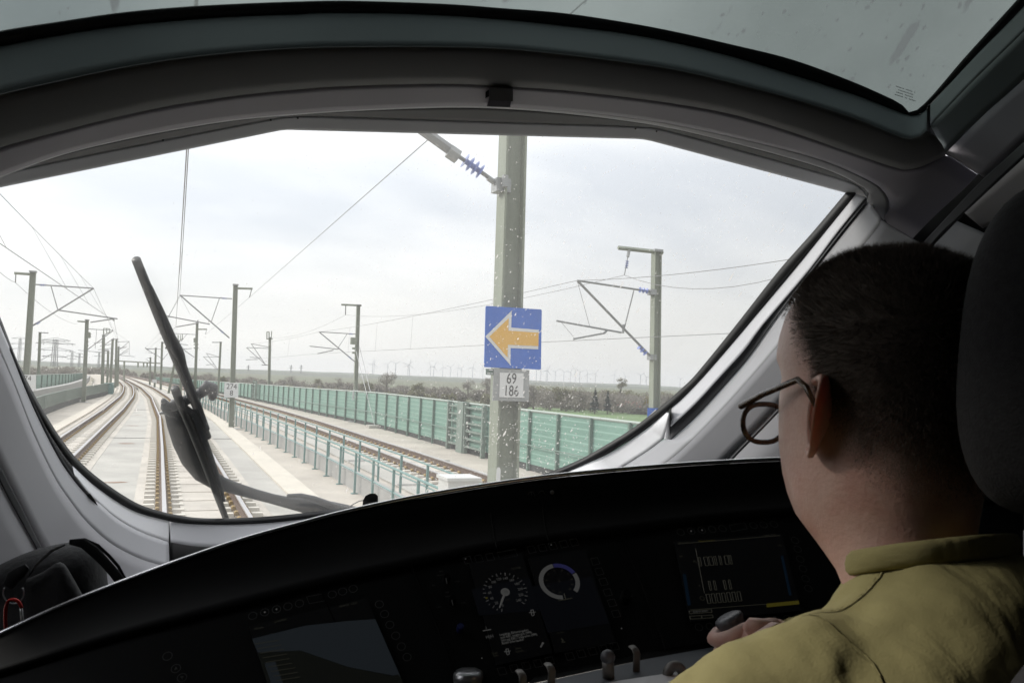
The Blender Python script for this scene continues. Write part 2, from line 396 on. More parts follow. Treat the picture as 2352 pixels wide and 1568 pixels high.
    m2 = N(t, 'ShaderNodeMixShader'); L(t, k.outputs[0], m2.inputs[0]); L(t, m1.outputs[0], m2.inputs[1]); L(t, d2.outputs[0], m2.inputs[2])
    gl = N(t, 'ShaderNodeBsdfGlossy'); gl.inputs['Roughness'].default_value = 0.02; gl.inputs[0].default_value = (0.9, 0.95, 0.95, 1)
    m3 = N(t, 'ShaderNodeMixShader', i_0=0.025); L(t, m2.outputs[0], m3.inputs[1]); L(t, gl.outputs[0], m3.inputs[2])
    L(t, m3.outputs[0], out.inputs[0])
    return m
M['glass'] = glass_mat('windscreen_glass', (0.94, 0.955, 0.95), 0.075, (0.85, 0.84, 0.82))
M['roofglass'] = glass_mat('roof_window_glass', (0.11, 0.13, 0.125), 0.12, (0.52, 0.58, 0.565), roof=True)
# ribbed translucent noise-barrier panels
def barrier_mat():
    m = mat('noise_barrier_green', (0.165, 0.305, 0.245), 0.45, var=0.14, vscale=0.5)
    t = m.node_tree; b = t.nodes['Principled BSDF']
    tcn = N(t, 'ShaderNodeTexCoord'); sp = N(t, 'ShaderNodeSeparateXYZ'); L(t, tcn.outputs['Object'], sp.inputs[0])
    w = N(t, 'ShaderNodeMath', operation='MULTIPLY', i_1=5.0); L(t, sp.outputs[2], w.inputs[0])
    fr = N(t, 'ShaderNodeMath', operation='FRACT'); L(t, w.outputs[0], fr.inputs[0])
    gt = N(t, 'ShaderNodeMapRange', i_1=0.72, i_2=0.88, i_3=0.0, i_4=0.6); L(t, fr.outputs[0], gt.inputs[0])
    old = b.inputs['Base Color'].links[0].from_socket
    mx = N(t, 'ShaderNodeMix', data_type='RGBA'); L(t, gt.outputs[0], mx.inputs[0]); L(t, old, mx.inputs[6]); mx.inputs[7].default_value = (0.30, 0.46, 0.39, 1)
    L(t, mx.outputs[2], b.inputs['Base Color'])
    return m
M['barrier'] = barrier_mat()

def text(name, s, origin, xdir, ydir, size, m, parent, align='CENTER', xs=1.0, lift=0.0):
    c = bpy.data.curves.new(name, 'FONT'); c.body = s; c.size = size; c.align_x = align; c.align_y = 'CENTER'
    c.resolution_u = 4
    tmp = bpy.data.objects.new(name, c)
    me = bpy.data.meshes.new_from_object(tmp)
    bpy.data.objects.remove(tmp); bpy.data.curves.remove(c)
    me.materials.clear(); me.materials.append(m)
    o = bpy.data.objects.new(name, me); COL.objects.link(o)
    x = np.array(xdir, float); x /= np.linalg.norm(x)
    y = np.array(ydir, float); y = y-x*(y@x); y /= np.linalg.norm(y)
    z = np.cross(x, y)
    og = np.array(origin, float)+z*lift
    if parent is not None: og = og-ORG.get(parent.name, np.zeros(3))
    mm = Matrix.Identity(4)
    for i in range(3):
        mm[i][0], mm[i][1], mm[i][2], mm[i][3] = x[i]*xs, y[i], z[i], og[i]
    if parent is not None: o.parent = parent
    o.matrix_basis = mm
    return o

# ================================================================== terrain
def interp(tab, y):
    a = np.array(tab, float)
    return float(np.interp(y, a[:, 0], a[:, 1]))
OWN = [(-5, .93), (30, .93), (47, .88), (60, .6), (77, .25), (88, -.2), (110, -1.1), (133, -2.5), (160, -4.2), (191, -6.2), (260, -13)]
LEFT = [(-5, -2.6), (26, -2.58), (37, -2.5), (54, -2.35), (77, -2.4), (90, -2.65), (114, -3.4), (133, -4.4), (160, -6), (191, -8), (260, -15)]
RIGHT = [(-5, 7.78), (20, 7.76), (28, 7.72), (34, 7.62), (45, 7.5), (57, 7.1), (70, 6.45), (85, 5.5), (100, 4.5), (150, 0.6), (190, -3), (260, -10)]
BARX = [(-8, 11.3), (30, 11.2), (40, 11.3), (47, 11.2), (56, 10.4), (62, 10.0), (72, 9.4), (80, 8.8), (95, 7.6), (115, 5.8), (140, 3.6), (190, -1.0), (260, -8)]
BARZ = [(-8, 1.64), (45, 1.6), (60, 1.45), (78, 1.3), (115, 0.95), (190, 0.4), (260, 0.3)]
DECKL = [(-8, -7.2), (60, -7.0), (90, -7.0), (133, -8.5), (190, -12), (260, -20)]

g = MB()
ys = [-200, 30, 120, 300, 700, 1500, 4000, 12000]
xs = [-9000, -3000, -900, -250, -30, 60, 200, 500, 1500, 4500, 12000]
g.loft([[(x, y, -6.4+0.25*math.sin(x*.013)+0.2*math.sin(y*.02)) for x in xs] for y in ys])
g.build('ground', M['grass'], kind='structure')
# bright spring field behind the barrier on the right
fp = [G(x, y, -5.9) for x, y in [(1160, 934), (1250, 936), (1400, 943), (1600, 957), (1800, 980), (1800, 1300), (1200, 1200), (1050, 980)]]
MB().add(fp, [tuple(range(len(fp)))]).build('field', M['field'], kind='structure')
# low hills on the skyline
def hill(name, dist, az0, az1, z0, amp, seed, dep=700):
    r = np.random.default_rng(seed); ph = r.uniform(0, 6, 8)
    rows = []
    for k, (fd, fz) in enumerate([(1, 0), (1.08, .6), (1.18, 1.0), (1.4, .9)]):
        row = []
        for a in np.linspace(RAD(az0), RAD(az1), 160):
            h = z0+amp*sum(math.sin(a*w+ph[i])*(1/(i+1.3)) for i, w in enumerate((9, 17, 31, 57, 93, 160, 260)))*0.55
            rows_d = dist*fd
            row.append((math.sin(a)*rows_d, math.cos(a)*rows_d, -7+(h+7)*fz))
        rows.append(row)
    MB().loft(rows).build(name, M['hill'], kind='structure', smooth=True)
hill('hill', 2300, -22, 60, 2.0, 3.0, 3)
hill('hill', 4200, -22, 60, 8.0, 7.0, 5)

# ================================================================== viaduct deck
YS = [-8, -2, 5, 10, 15, 20, 25, 30, 35, 40, 45, 50, 55, 60, 66, 72, 78, 85, 92, 100, 110, 120, 132, 145, 160, 178, 200, 230, 260]
deck = MB()
deck.loft([[(interp(DECKL, y), y, -3.5), (interp(DECKL, y), y, -.3), (interp(BARX, y)+.5, y, -.3), (interp(BARX, y)+.5, y, -3.5)] for y in YS])
deck.build('viaduct_deck', M['deck'], kind='structure')
def strip(name, tabc, x0, x1, z, m, y0=-6, y1=260, zb=-.32, kind='structure'):
    b = MB()
    yy = [y for y in np.arange(y0, min(y1, 60), 2.5)]+[y for y in np.arange(60, y1, 6)]
    b.loft([[(interp(tabc, y)+x0, y, zb), (interp(tabc, y)+x0, y, z), (interp(tabc, y)+x1, y, z), (interp(tabc, y)+x1, y, zb)] for y in yy])
    return b.build(name, m, kind=kind)
strip('middle_slab', OWN, -3.2, -1.15, -.235, M['grey_slab'])
strip('side_slab', OWN, 1.25, 1.95, -.245, M['grey_slab'])
strip('kerb', OWN, 1.95, 2.55, -.20, M['curb'])
strip('kerb', LEFT, -1.75, -1.25, -.22, M['curb'])
strip('right_side_slab', RIGHT, -1.9, -1.05, -.25, M['grey_slab'])
strip('right_side_slab', RIGHT, 1.05, 1.6, -.25, M['grey_slab'])
# expansion joints and rust marks on the slab
jm = MB()
for y, tb, a, b in [(35.5, OWN, -4.2, 2.6), (58, OWN, -4.0, 2.5), (21.0, RIGHT, -1.9, 1.6), (27, RIGHT, -1.9, 1.6), (12.5, OWN, -4, 2.6)]:
    c = interp(tb, y); jm.box((c+(a+b)/2, y, -.2215), (b-a, .07, .02))
jm.build('expansion_joint', M['wallc'], kind='structure')
def stain(px, py, w, d, z=-.231):
    c = G(px, py, z); r = np.random.default_rng(int(px)); n = 14
    pts = [(c[0]+w*math.cos(t)*(1+.3*r.normal()*.6), c[1]+d*math.sin(t)*(1+.3*r.normal()), z) for t in np.linspace(0, 6.28, n, endpoint=False)]
    return pts
sm_ = MB()
for px, py, w, d in [(255, 1107, .33, .12), (292, 1018, .34, .13), (304, 977, .30, .14), (318, 953, .26, .14), (870, 1062, .2, .12), (768, 1009, .2, .16)]:
    pts = stain(px, py, w, d, -.229 if px < 700 else -.243); sm_.add(pts, [tuple(range(len(pts)))])
sm_.build('rust_stain', M['stain'], kind='structure')

# ================================================================== tracks
def rail_mesh(tab, off, y0, y1, head):
    b = MB()
    yy = list(np.arange(y0, min(70, y1), 2.0))+list(np.arange(70, y1, 5.0))
    prof = [(-.036, 0), (.036, 0), (.036, -.035), (.010, -.05), (.010, -.135), (.07, -.15), (.07, -.168), (-.07, -.168), (-.07, -.15), (-.010, -.135), (-.010, -.05), (-.036, -.035)]
    if head: prof = [(-.037, .006), (.037, .006), (.0375, -.02), (-.0375, -.02)]
    b.rings([[(interp(tab, y)+off+px, y, pz) for px, pz in prof] for y in yy])
    return b
SLP = {}
def track(name, label, tab, hg, y0, yn, y1, step=0.65):
    t = thing(name, label, 'railway track', (interp(tab, y0), y0, 0), group='slab tracks on the viaduct')
    w = hg+.42
    b = MB(); yy = list(np.arange(y0, 60, 2.5))+list(np.arange(60, y1, 6))
    b.loft([[(interp(tab, y)-w-.14, y, -.3), (interp(tab, y)-w-.14, y, -.225), (interp(tab, y)+w+.14, y, -.225), (interp(tab, y)+w+.14, y, -.3)] for y in yy])
    b.build('track_slab', M['slab'], t)
    # raised panels between the rails
    b = MB(); y = y0
    while y < 70:
        c = interp(tab, y+.6); b.box((c, y+.62, -.205), (2*hg-.62, 1.2, .05)); y += 1.3
    b.build('slab_panels', M['slab'], t)
    for sgn in (-1, 1):
        r = rail_mesh(tab, sgn*hg, y0, y1, False).build('rail', M['rust'], t)
        rail_mesh(tab, sgn*hg, y0, y1, True).build('running_surface', M['steel'], r)
    for sgn in (-1, 1):
        b = MB(); yy = list(np.arange(y0, min(y1, 70), 2.5))+list(np.arange(70, y1, 6))
        b.loft([[(interp(tab, y)+sgn*hg-.155, y, -.19), (interp(tab, y)+sgn*hg+.155, y, -.19)] for y in yy])
        b.build('fastening_bed', M['clipdark'], t)
    key = hg
    if key not in SLP:
        bl, cl = MB(), MB()
        pr_ = [(-hg-.39, -.232)]
        for c_ in (-hg-.27, -hg+.27, hg-.27, hg+.27):
            pr_ += [(c_-.11, -.222), (c_-.10, -.155), (c_+.10, -.155), (c_+.11, -.222)]
        pr_ += [(hg+.39, -.232)]
        bl.prism([(x_, -.085, z_) for x_, z_ in pr_], (0, .17, 0))
        pr_ = [(-hg-.17, -.2345)]
        for c_ in (-hg-.112, -hg+.112, hg-.112, hg+.112):
            pr_ += [(c_-.0375, -.231), (c_-.0375, -.14), (c_-.022, -.12), (c_+.022, -.12), (c_+.0375, -.14), (c_+.0375, -.231)]
        pr_ += [(hg+.17, -.2345)]
        cl.prism([(x_, -.08, z_) for x_, z_ in pr_], (0, .16, 0))
        SLP[key] = (bl, cl)
    bl, cl = SLP[key]
    first = None
    y = yn; k = 0
    while y < 70 and k < 95:
        p = np.array([interp(tab, y), y, 0])
        if first is None:
            s0 = bl.build('sleeper', M['sleeper']); c0 = cl.build('rail_clips', M['clip']); first = (s0, c0); so, co = s0, c0
        else:
            so, co = first[0].copy(), first[1].copy(); COL.objects.link(so); COL.objects.link(co)
        so.parent = t; so.location = p-ORG[t.name]; co.parent = so; co.location = (0, 0, 0)
        y += step; k += 1
    far, farc = MB(), MB()
    while y < 150:
        c = interp(tab, y)
        far.add([(a+c, b_+y, z) for a, b_, z in bl.v], bl.f); farc.add([(a+c, b_+y, z) for a, b_, z in cl.v], cl.f)
        y += step*(1 if y < 100 else 2)
    far.build('far_sleepers', M['sleeper'], t, kind='stuff'); farc.build('far_rail_clips', M['clip'], t, kind='stuff')
    return t
track('railway_track', 'slab track straight ahead under the wiper, its two rails curving away to the left', OWN, .70, 3, 12.2, 255)
track('railway_track', 'slab track left of the train, partly hidden by the left window edge', LEFT, .50, 12, 22, 255)
track('railway_track', 'slab track beyond the teal railing, running in front of the green noise barrier', RIGHT, .62, 8, 16.5, 255)

# ================================================================== railings and walls
def railing(name, label, pts, zb, h, step, m, rpost=.022, rtop=.028, curved_end=False):
    pl = np.array(pts, float)
    L_ = np.linalg.norm(np.diff(pl, axis=0), axis=1).sum(); n = max(3, int(L_/step)+1)
    q = arc(pl, n, False)
    t = thing(name, label, 'railing', (q[0][0], q[0][1], zb), group='teal steel railings')
    for i, (x, y) in enumerate(q[:98]):
        b = MB().box((x, y, zb+h/2), (.05, .05, h)); b.box((x, y, zb+.012), (.16, .12, .024)); b.build('post', m, t)
    top = [(x, y, zb+h) for x, y in q]
    MB().tube(top, rtop, 8).build('handrail', m, t)
    MB().tube([(x+.0, y, zb+h*.52) for x, y in q], .017, 6).build('knee_rail', m, t)
    return t
NEAR = [(4.5, 13.0), (4.52, 19), (4.47, 25), (4.35, 30), (4.2, 34), (4.05, 38), (3.95, 41), (3.7, 46), (3.35, 55), (2.7, 66), (2.1, 76)]
FARR = [(5.45, 13.0), (5.45, 20), (5.35, 27), (5.15, 34), (4.95, 40), (4.7, 46), (4.3, 55), (3.6, 66), (3.0, 76)]
railing('railing', 'teal steel railing on the walkway, the nearer of the two parallel ones', NEAR, -.3, 1.0, 1.72, M['railing'])
railing('railing', 'thinner teal railing behind the low grey wall, the farther of the two parallel ones', FARR, -.3, 1.0, 2.1, M['railing'], rtop=.02)
b = MB(); q = arc(NEAR, 40, False)
b.loft([[(x+.12, y, -.3), (x+.12, y, .12), (x+.32, y, .12), (x+.32, y, -.3)] for x, y in q])
tag(b.build('low_wall', M['wallc']), 'low grey concrete wall behind the posts of the nearer teal railing', 'wall')
# left: fence with close bars on a dark base, pale parapet, green barrier beyond
FL = [G(*p)[:2] for p in [(60, 975), (102, 953), (150, 934), (190, 921), (228, 912), (262, 903)]]
q = arc(FL, 30, False)
t = thing('bar_fence', 'grey green fence of close upright bars along the left edge of the track', 'fence', (*q[0], -.3))
b = MB(); b.loft([[(x, y, -.3), (x, y, .05), (x-.1, y, .05)] for x, y in q]); b.build('base', M['dark'], t)
b = MB()
for x, y in arc(FL, 95, False): b.box((x, y, .42), (.04, .045, .75))
b.build('bars', M['fencegrey'], t)
MB().tube([(x, y, .80) for x, y in q], .035, 6).build('top_rail', M['fencegrey'], t)
b = MB(); b.loft([[(x-.16, y, .05), (x-.16, y, .78)] for x, y in q]); b.build('infill_panel', M['infill'], t)
PL = [(-8.2, 40), (-8.0, 70), (-8.0, 95), (-9.2, 130), (-11.5, 170)]
b = MB(); b.loft([[(x, y, -.3), (x, y, .52), (x-.5, y, .52), (x-.5, y, -.3)] for x, y in arc(PL, 30)])
tag(b.build('parapet', M['wallc']), 'pale concrete parapet behind the bar fence on the left', 'wall')
def barrier(name, label, pts, zb, ztop, step, hedge_left):
    pl = np.array(pts, float); L_ = np.linalg.norm(np.diff(pl, axis=0), axis=1).sum(); n = int(L_/step)+1
    q = arc(pl, n, False)
    t = thing(name, label, 'noise barrier', (q[0][0], q[0][1], zb))
    b = MB(); s = -1 if not hedge_left else 1
    for i in range(len(q)-1):
        x0, y0 = q[i]; x1, y1 = q[i+1]; za, z1 = ztop(y0), ztop(y1)
        b.loft([[(x0, y0, zb+.22), (x0, y0, za)], [(x1, y1, zb+.22), (x1, y1, z1)]])
    b.build('panels', M['barrier'], t)
    for x, y in q[:98]:
        MB().box((x+s*.05, y, (zb+ztop(y))/2), (.09, .08, ztop(y)-zb+.03)).build('post', M['barframe'], t)
    MB().tube([(x, y, ztop(y)+.02) for x, y in q], .045, 6).build('coping', M['coping'], t)
    MB().tube([(x+s*.14, y, zb+.85*(ztop(y)-zb)/1.95) for x, y in q], .022, 6).build('guide_rail', M['barframe'], t)
    b = MB(); b.loft([[(x-s*.03, y, zb), (x-s*.03, y, zb+.24)] for x, y in q]); b.build('base_gap', M['dark'], t)
    return t
bar = barrier('noise_barrier', 'long ribbed green noise barrier with dark posts along the right side', [(interp(BARX, y), y) for y in list(range(6, 60, 3))+list(range(60, 190, 5))], -.3, lambda y: interp(BARZ, y), 2.05, False)
barrier('noise_barrier', 'distant green noise barrier on the far left behind the masts', [(-10.5, 45), (-10.3, 70), (-10.2, 95), (-10.6, 125), (-12, 160), (-15, 200)], -.3, lambda y: 1.35 if y < 90 else 1.35-(y-90)*.006, 4.0, True)
# door frames in the barrier
def ladder(cx0, cx1, y0):
    x = interp(BARX, y0)-.12
    b = MB()
    for k in range(6): b.box((x, (cx0+cx1)/2, -.02+k*.30), (.12, cx1-cx0, .07))
    b.build('door_rungs', M['fencegrey'], bar)
    for y in (cx0, cx1): MB().box((x-.02, y, .68), (.16, .12, 1.95)).build('door_post', M['fencegrey'], bar)
def barY(px, py):   # where the ray meets the barrier line
    best = None
    for y in np.arange(8, 120, .1):
        p = PY(px, py, y)
        if p[0] >= interp(BARX, y): return y
    return 60
ya, yb, yc_, yd = barY(1040, 980), barY(1063, 985), barY(1078, 985), barY(1120, 995)
ladder(yb, ya, (ya+yb)/2); ladder(yd, yc_, (yc_+yd)/2)
ya = barY(590+3, 915); yb = barY(582, 915)
ladder(ya, yb, (ya+yb)/2)
MB().box((interp(BARX, 31)-.15, (barY(1063, 985)+barY(1078, 985))/2, .68), (.25, .7, 2.0)).build('door_leaf', M['fencegrey'], bar)

# cabinet beside the track
cb = P(1030, 1104, 13.0)
t = thing('cable_cabinet', 'pale grey cable cabinet at the foot of the mast with the arrow sign', 'cabinet', (cb[0]+.35, cb[1]+.25, -.3))
cw = 82/FPX*13*.93
MB().box((cb[0]+cw/2, cb[1]+.25, (cb[2]-.3)/2), (cw, .5, cb[2]+.3)).build('body', M['boxwhite'], t)
MB().box((cb[0]+cw/2, cb[1]+.25, cb[2]+.02), (cw+.06, .56, .05)).build('lid', M['boxwhite'], t)

# ================================================================== masts and overhead line
def hprof(cx, cy, w, d, tf=.10):
    x, y, f = w/2, d/2, w*tf
    wb = w*.05
    return [(cx-x, cy-y), (cx-x+f, cy-y), (cx-x+f, cy-wb), (cx+x-f, cy-wb), (cx+x-f, cy-y), (cx+x, cy-y), (cx+x, cy+y), (cx+x-f, cy+y), (cx+x-f, cy+wb), (cx-x+f, cy+wb), (cx-x+f, cy+y), (cx-x, cy+y)]
MASTS = {}
def mast(key, label, base, ztop, w, lean=0.0, foot=True):
    x, y, z = base
    t = thing('catenary_mast', label, 'mast', (x, y, z), group='overhead line masts along the tracks')
    b = MB(); n = 6
    rows = []
    for i in range(n):
        f_ = i/(n-1); zz = z+(ztop-z)*f_; ww = w*(1.08-.16*f_)
        rows.append([(a, c, zz) for a, c in hprof(x+lean*f_, y, ww, ww*.95)])
    b.rings(rows); b.build('pole', M['mast'], t)
    if foot:
        b = MB().box((x, y, z+.02), (w*2.6, w*2.6, .04)); b.build('base_plate', M['galv'], t)
        MB().box((x, y, z-.12), (w*4.2, w*4.2, .30)).build('foundation', M['grey_slab'], t)
    MB().box((x+lean, y, ztop+.02), (w*1.15, w*1.15, .06)).build('cap', M['galv'], t)
    MASTS[key] = t
    return t
def tubes(t, y, segs, name='cantilever', m=None, rad=.028):
    """tubes in the plane across the track at y, ends given where the picture shows them"""
    b = MB()
    for s in segs:
        r = s[4] if len(s) > 4 else rad
        b.tube([PY(s[0], s[1], y), PY(s[2], s[3], y)], r, 7)
    return b.build(name, m or M['tubealu'], t)
def insul(t, y, p0, p1, par=None, n=3, r=.06, f0=0.0, f1=1.0):
    a, b_ = PY(*p0, y), PY(*p1, y)
    a, b_ = a+(b_-a)*f0, a+(b_-a)*f1
    b = MB(); k = 8*n
    pts = [a+(b_-a)*i/k for i in range(k+1)]
    b.tube(pts, [r*(.35+.65*max(0, math.cos(2*math.pi*(i/8.0)))) for i in range(k+1)], 10)
    b.build('insulator', M['insul'], par or t)

# --- the near mast with the arrow sign
d1 = 8.6
p = P(1165, 1000, d1); y1 = p[1]
pt = P(1183, 300, d1)
w1 = .245
m1 = mast('arrow', 'near thick grey green mast carrying the blue arrow sign and the 69 186 plate', (p[0]-.005, y1, -.3), 6.3, w1, lean=(pt[0]-p[0])*.8)
cant = tubes(m1, y1, [(1146, 425, 1095, 388, .022), (1095, 388, 1040, 350, .022), (1046, 353, 930, 270, .055)])
tubes(m1, y1, [(1052, 361, 1030, 346, .075), (1145, 426, 1120, 408, .03)], 'clamp', M['galv'])
insul(m1, y1, (1103, 394), (1068, 369), cant, n=3, r=.085)
MB().box(PY(1151, 428, y1), (.16, .16, .14)).build('bracket', M['galv'], m1)
MB().box(PY(1160, 416, y1-.13), (.05, .05, .12)).build('bracket', M['galv'], m1)
ys_ = y1-w1/2-.05
def plate(poly, y, th=.012): return MB().prism([PY(a, c, y) for a, c in poly][::-1], (0, th, 0))
sg = thing('arrow_sign', 'square blue sign with a white edged yellow arrow pointing left', 'sign', PY(1180, 775, ys_))
def Z18(x, y): return (1033.6+x*.24424, 516.8+y*.24424)
plate([Z18(*q) for q in [(345, 759), (855, 793), (863, 802), (856, 1352), (848, 1358), (330, 1336), (322, 1326), (337, 768)]], ys_).build('sign_board', M['blue'], sg)
AR = [(333, 1047), (580, 805), (576, 963), (836, 985), (830, 1167), (570, 1155), (567, 1313)]
ARI = [(372, 1048), (552, 876), (549, 992), (834, 1012), (832, 1137), (545, 1124), (541, 1243)]
plate([Z18(*q) for q in AR], ys_-.004, .004).build('arrow_border', M['white'], sg)
plate([Z18(*q) for q in ARI], ys_-.008, .004).build('arrow', M['yellow'], sg)
def Z24(x, y): return (1033.6+x*.14649, 803.9+y*.14649)
np_ = thing('number_plate', 'grey metal plate with a white panel reading 69 186 under the arrow sign', 'sign', PY(1174, 885, ys_))
plate([Z24(*q) for q in [(690, 285), (1245, 312), (1237, 805), (667, 788)]], ys_+.004).build('back_plate', M['galv'], np_)
pn = plate([Z24(*q) for q in [(783, 350), (1155, 362), (1148, 745), (776, 735)]], ys_-.004, .006).build('white_panel', M['white'], np_)
plate([Z24(*q) for q in [(567, 290), (690, 294), (690, 392), (567, 384)]], ys_+.02).build('slotted_bracket', M['barframe'], np_)
b = MB()
for q in ([(615, 300), (672, 303), (672, 318), (612, 315)], [(585, 355), (632, 357), (632, 372), (582, 370)], [(645, 358), (672, 360), (672, 374), (645, 372)], [(1130, 312), (1195, 316), (1195, 336), (1130, 332)]):
    b.prism([PY(*Z24(*r), ys_+.001) for r in q][::-1], (0, .003, 0))
b.build('slots', M['white'], np_)
def sgntext(s, zf, xy, hpx, y, par, xs=.8, m='black'):
    a, c = zf(*xy)
    text('lettering', s, PY(a, c, y), (1, 0, 0), (0, 0, 1), hpx/FPX*(y/ray(a, c)[1])*1.42, M[m], par, xs=xs, lift=.001)
sgntext('69', Z24, (965, 452), 24.5, ys_-.006, pn, .74)
sgntext('186', Z24, (960, 645), 24.5, ys_-.006, pn, .74)
b = MB(); b.prism([PY(a, c, y1-w1*.5-.006) for a, c in [(1141, 1078), (1144, 1072), (1148, 1073), (1150, 1080), (1149, 1106), (1146, 1112), (1142, 1110), (1140, 1103)]][::-1], (0, .004, 0)); b.build('identification_tag', M['white'], m1)

# --- 274/8 mast right of the own track
g2 = G(531, 985, -.3); y2 = g2[1]
m2 = mast('km', 'mast with the white 274 8 plate standing beside the teal railing', (g2[0], y2, -.3), PY(541, 655, y2)[2], .23, lean=PY(541, 655, y2)[0]-g2[0])
cant = tubes(m2, y2, [(533, 686, 413, 678), (527, 776, 414, 678, .034), (383, 725.5, 482, 744.5), (504, 685, 485, 740, .018), (405, 750.6, 452, 742.5), (452, 742.5, 455, 735)])
insul(m2, y2, (520, 685.5), (510, 685), cant, r=.06); insul(m2, y2, (513, 765), (505, 757), cant, r=.06)
tubes(m2, y2, [(541, 662, 580, 663, .055)], 'feeder_arm', M['mast'])
tubes(m2, y2, [(578, 664, 573, 683, .02)], 'feeder_hanger', M['wire'])
tubes(m2, y2, [(414, 680, 437, 722, .006), (413, 682, 385, 731, .006)], 'stay_wire', M['wire'])
def Z12(x, y): return (344.5+x*.14649, 746.5+y*.14649)
kp = thing('distance_plate', 'white plate reading 274 8 on the mast beside the teal railing', 'sign', PY(531, 895, y2-.2))
plate([Z12(*q) for q in [(1168, 900), (1388, 905), (1383, 1138), (1160, 1132)]], y2-.2, .02).build('white_panel', M['white'], kp)
sgntext('274', Z12, (1281, 965), 12.2, y2-.205, kp, .9)
sgntext('8', Z12, (1277, 1067), 12.2, y2-.205, kp, .9)

# --- 0/4 mast before the barrier
g3 = G(814.5, 969, -.3); y3 = g3[1]
m3 = mast('zero', 'mast with the small white 0 4 plate and two guy wires by the barrier', (g3[0], y3, -.3), PY(823, 701, y3)[2], .22, lean=PY(823, 701, y3)[0]-g3[0])
cant = tubes(m3, y3, [(817, 767, 733, 762), (814, 829.4, 733, 762, .034), (797, 767, 777, 798, .018), (711, 794.7, 778, 802), (729, 812, 766, 804)])
insul(m3, y3, (809, 767), (802, 766.5), cant); insul(m3, y3, (806, 823), (800, 818), cant)
tubes(m3, y3, [(784, 699.5, 830, 701.5, .06)], 'feeder_arm', M['mast'])
tubes(m3, y3, [(794, 701, 793.5, 723, .03)], 'feeder_hanger', M['wire'])
b = MB(); b.box(PY(812, 783, y3-.15), (.35, .25, .42)); b.build('tension_box', M['mast'], m3)
b = MB(); b.box(PY(815, 800, y3-.1), (.3, .2, .12)); b.box(PY(815, 810, y3-.1), (.3, .2, .12)); b.build('tension_wheel', M['mast'], m3)
ga = G(862, 982, -.3); gb = G(871, 983, -.3)
MB().tube([PY(815, 795, y3), ga], .018, 6).build('guy_wire', M['galv'], m3)
MB().tube([PY(826, 797, y3), gb], .018, 6).build('guy_wire', M['galv'], m3)
MB().box(((ga+gb)/2)+np.array([0, 0, .05]), (1.1, .8, .2)).build('guy_anchor', M['grey_slab'], m3)
zp = thing('distance_plate', 'small white plate reading 0 4 on the mast with guy wires', 'sign', PY(814, 907, y3-.2))
def Z7(x, y): return (402+x*.24424, 861.3+y*.24424)
plate([Z7(*q) for q in [(1670, 140), (1725, 142), (1722, 235), (1666, 232)]], y3-.2, .02).build('white_panel', M['white'], zp)
sgntext('0', Z7, (1697, 161), 8.0, y3-.205, zp, .9)
sgntext('4', Z7, (1695, 207), 8.0, y3-.205, zp, .9)

# --- far masts of the right track
g4 = G(617, 925, -.3); y4 = g4[1]
m4 = mast('antenna', 'slim mast topped by two antenna frames between the 274 8 and 0 4 plates', (g4[0], y4, -.3), PY(620, 775, y4)[2], .23, lean=PY(620, 775, y4)[0]-g4[0])
cant = tubes(m4, y4, [(617, 800, 566, 798), (611, 838, 566, 798), (617, 797, 577, 789), (609, 836, 577, 789), (574, 820, 598, 822), (565, 826, 592, 825), (601, 838, 617, 838, .04)], rad=.03)
tubes(m4, y4, [(613, 762, 613, 778, .05), (618, 762, 618, 778, .05), (613, 762, 618, 762, .04), (624, 760, 623, 777, .04), (612, 778, 626, 778, .05)], 'antenna', M['mast'])
g19 = G(500.7, 906.5, -.3); y19 = g19[1]
m19 = mast('dark', 'slim far mast just left of the 274 8 plate, its arm pointing left', (g19[0], y19, -.3), PY(507, 785.5, y19)[2], .23, lean=PY(507, 785.5, y19)[0]-g19[0])
tubes(m19, y19, [(507, 786, 487, 786, .05), (503, 820, 467, 819), (500, 850, 467, 819), (505, 820, 474, 811), (500, 848, 474, 811), (473, 838, 492, 836)])
# --- the right-hand mast
d5 = 21.0
p5 = P(1508, 950, d5); y5 = p5[1]
m5 = mast('right', 'tall mast at the right window edge with a wide arm reaching left', (p5[0], y5, -1.0), PY(1508, 578, y5)[2], .215, lean=PY(1508, 578, y5)[0]-p5[0], foot=False)
cant = tubes(m5, y5, [(1495, 669.5, 1326, 644, .026), (1496, 820, 1326, 644, .032), (1456, 666, 1434, 753, .017), (1278, 736.6, 1427, 763.5, .024), (1318, 778, 1388, 765, .022), (1388, 765, 1394, 758, .03), (1432, 745, 1431, 765, .03), (1318, 775, 1318, 782, .012)])
insul(m5, y5, (1486, 668), (1470, 665.5), cant, n=2, r=.075); insul(m5, y5, (1482, 811), (1468, 797), cant, n=2, r=.075)
tubes(m5, y5, [(1326, 645, 1354, 748, .006), (1290, 741, 1316, 772, .005)], 'stay_wire', M['wire'])
b = MB(); b.tube([PY(1420, 569, y5), PY(1522, 580, y5)], .055, 4); b.build('feeder_arm', M['mast'], m5)
fh = tubes(m5, y5, [(1445, 574, 1442, 590, .04), (1442, 590, 1434, 632, .015)], 'feeder_hanger', M['galv'])
insul(m5, y5, (1441, 600), (1438.5, 615), fh, n=3, r=.05)
for q in ((1497, 671), (1497, 820)): MB().box(PY(*q, y5), (.16, .2, .14)).build('bracket', M['galv'], m5)
bs = thing('arrow_sign', 'small blue sign with a yellow arrow cut off by the right window edge', 'sign', PY(1500, 950, y5-.2))
plate([(1488, 936), (1522, 938), (1521, 975), (1487, 973)], y5-.16).build('sign_board', M['blue'], bs)
plate([(1487, 958), (1507, 938.5), (1506, 949), (1521, 950), (1520, 962), (1506, 961), (1505, 972)], y5-.165, .004).build('arrow_border', M['white'], bs)
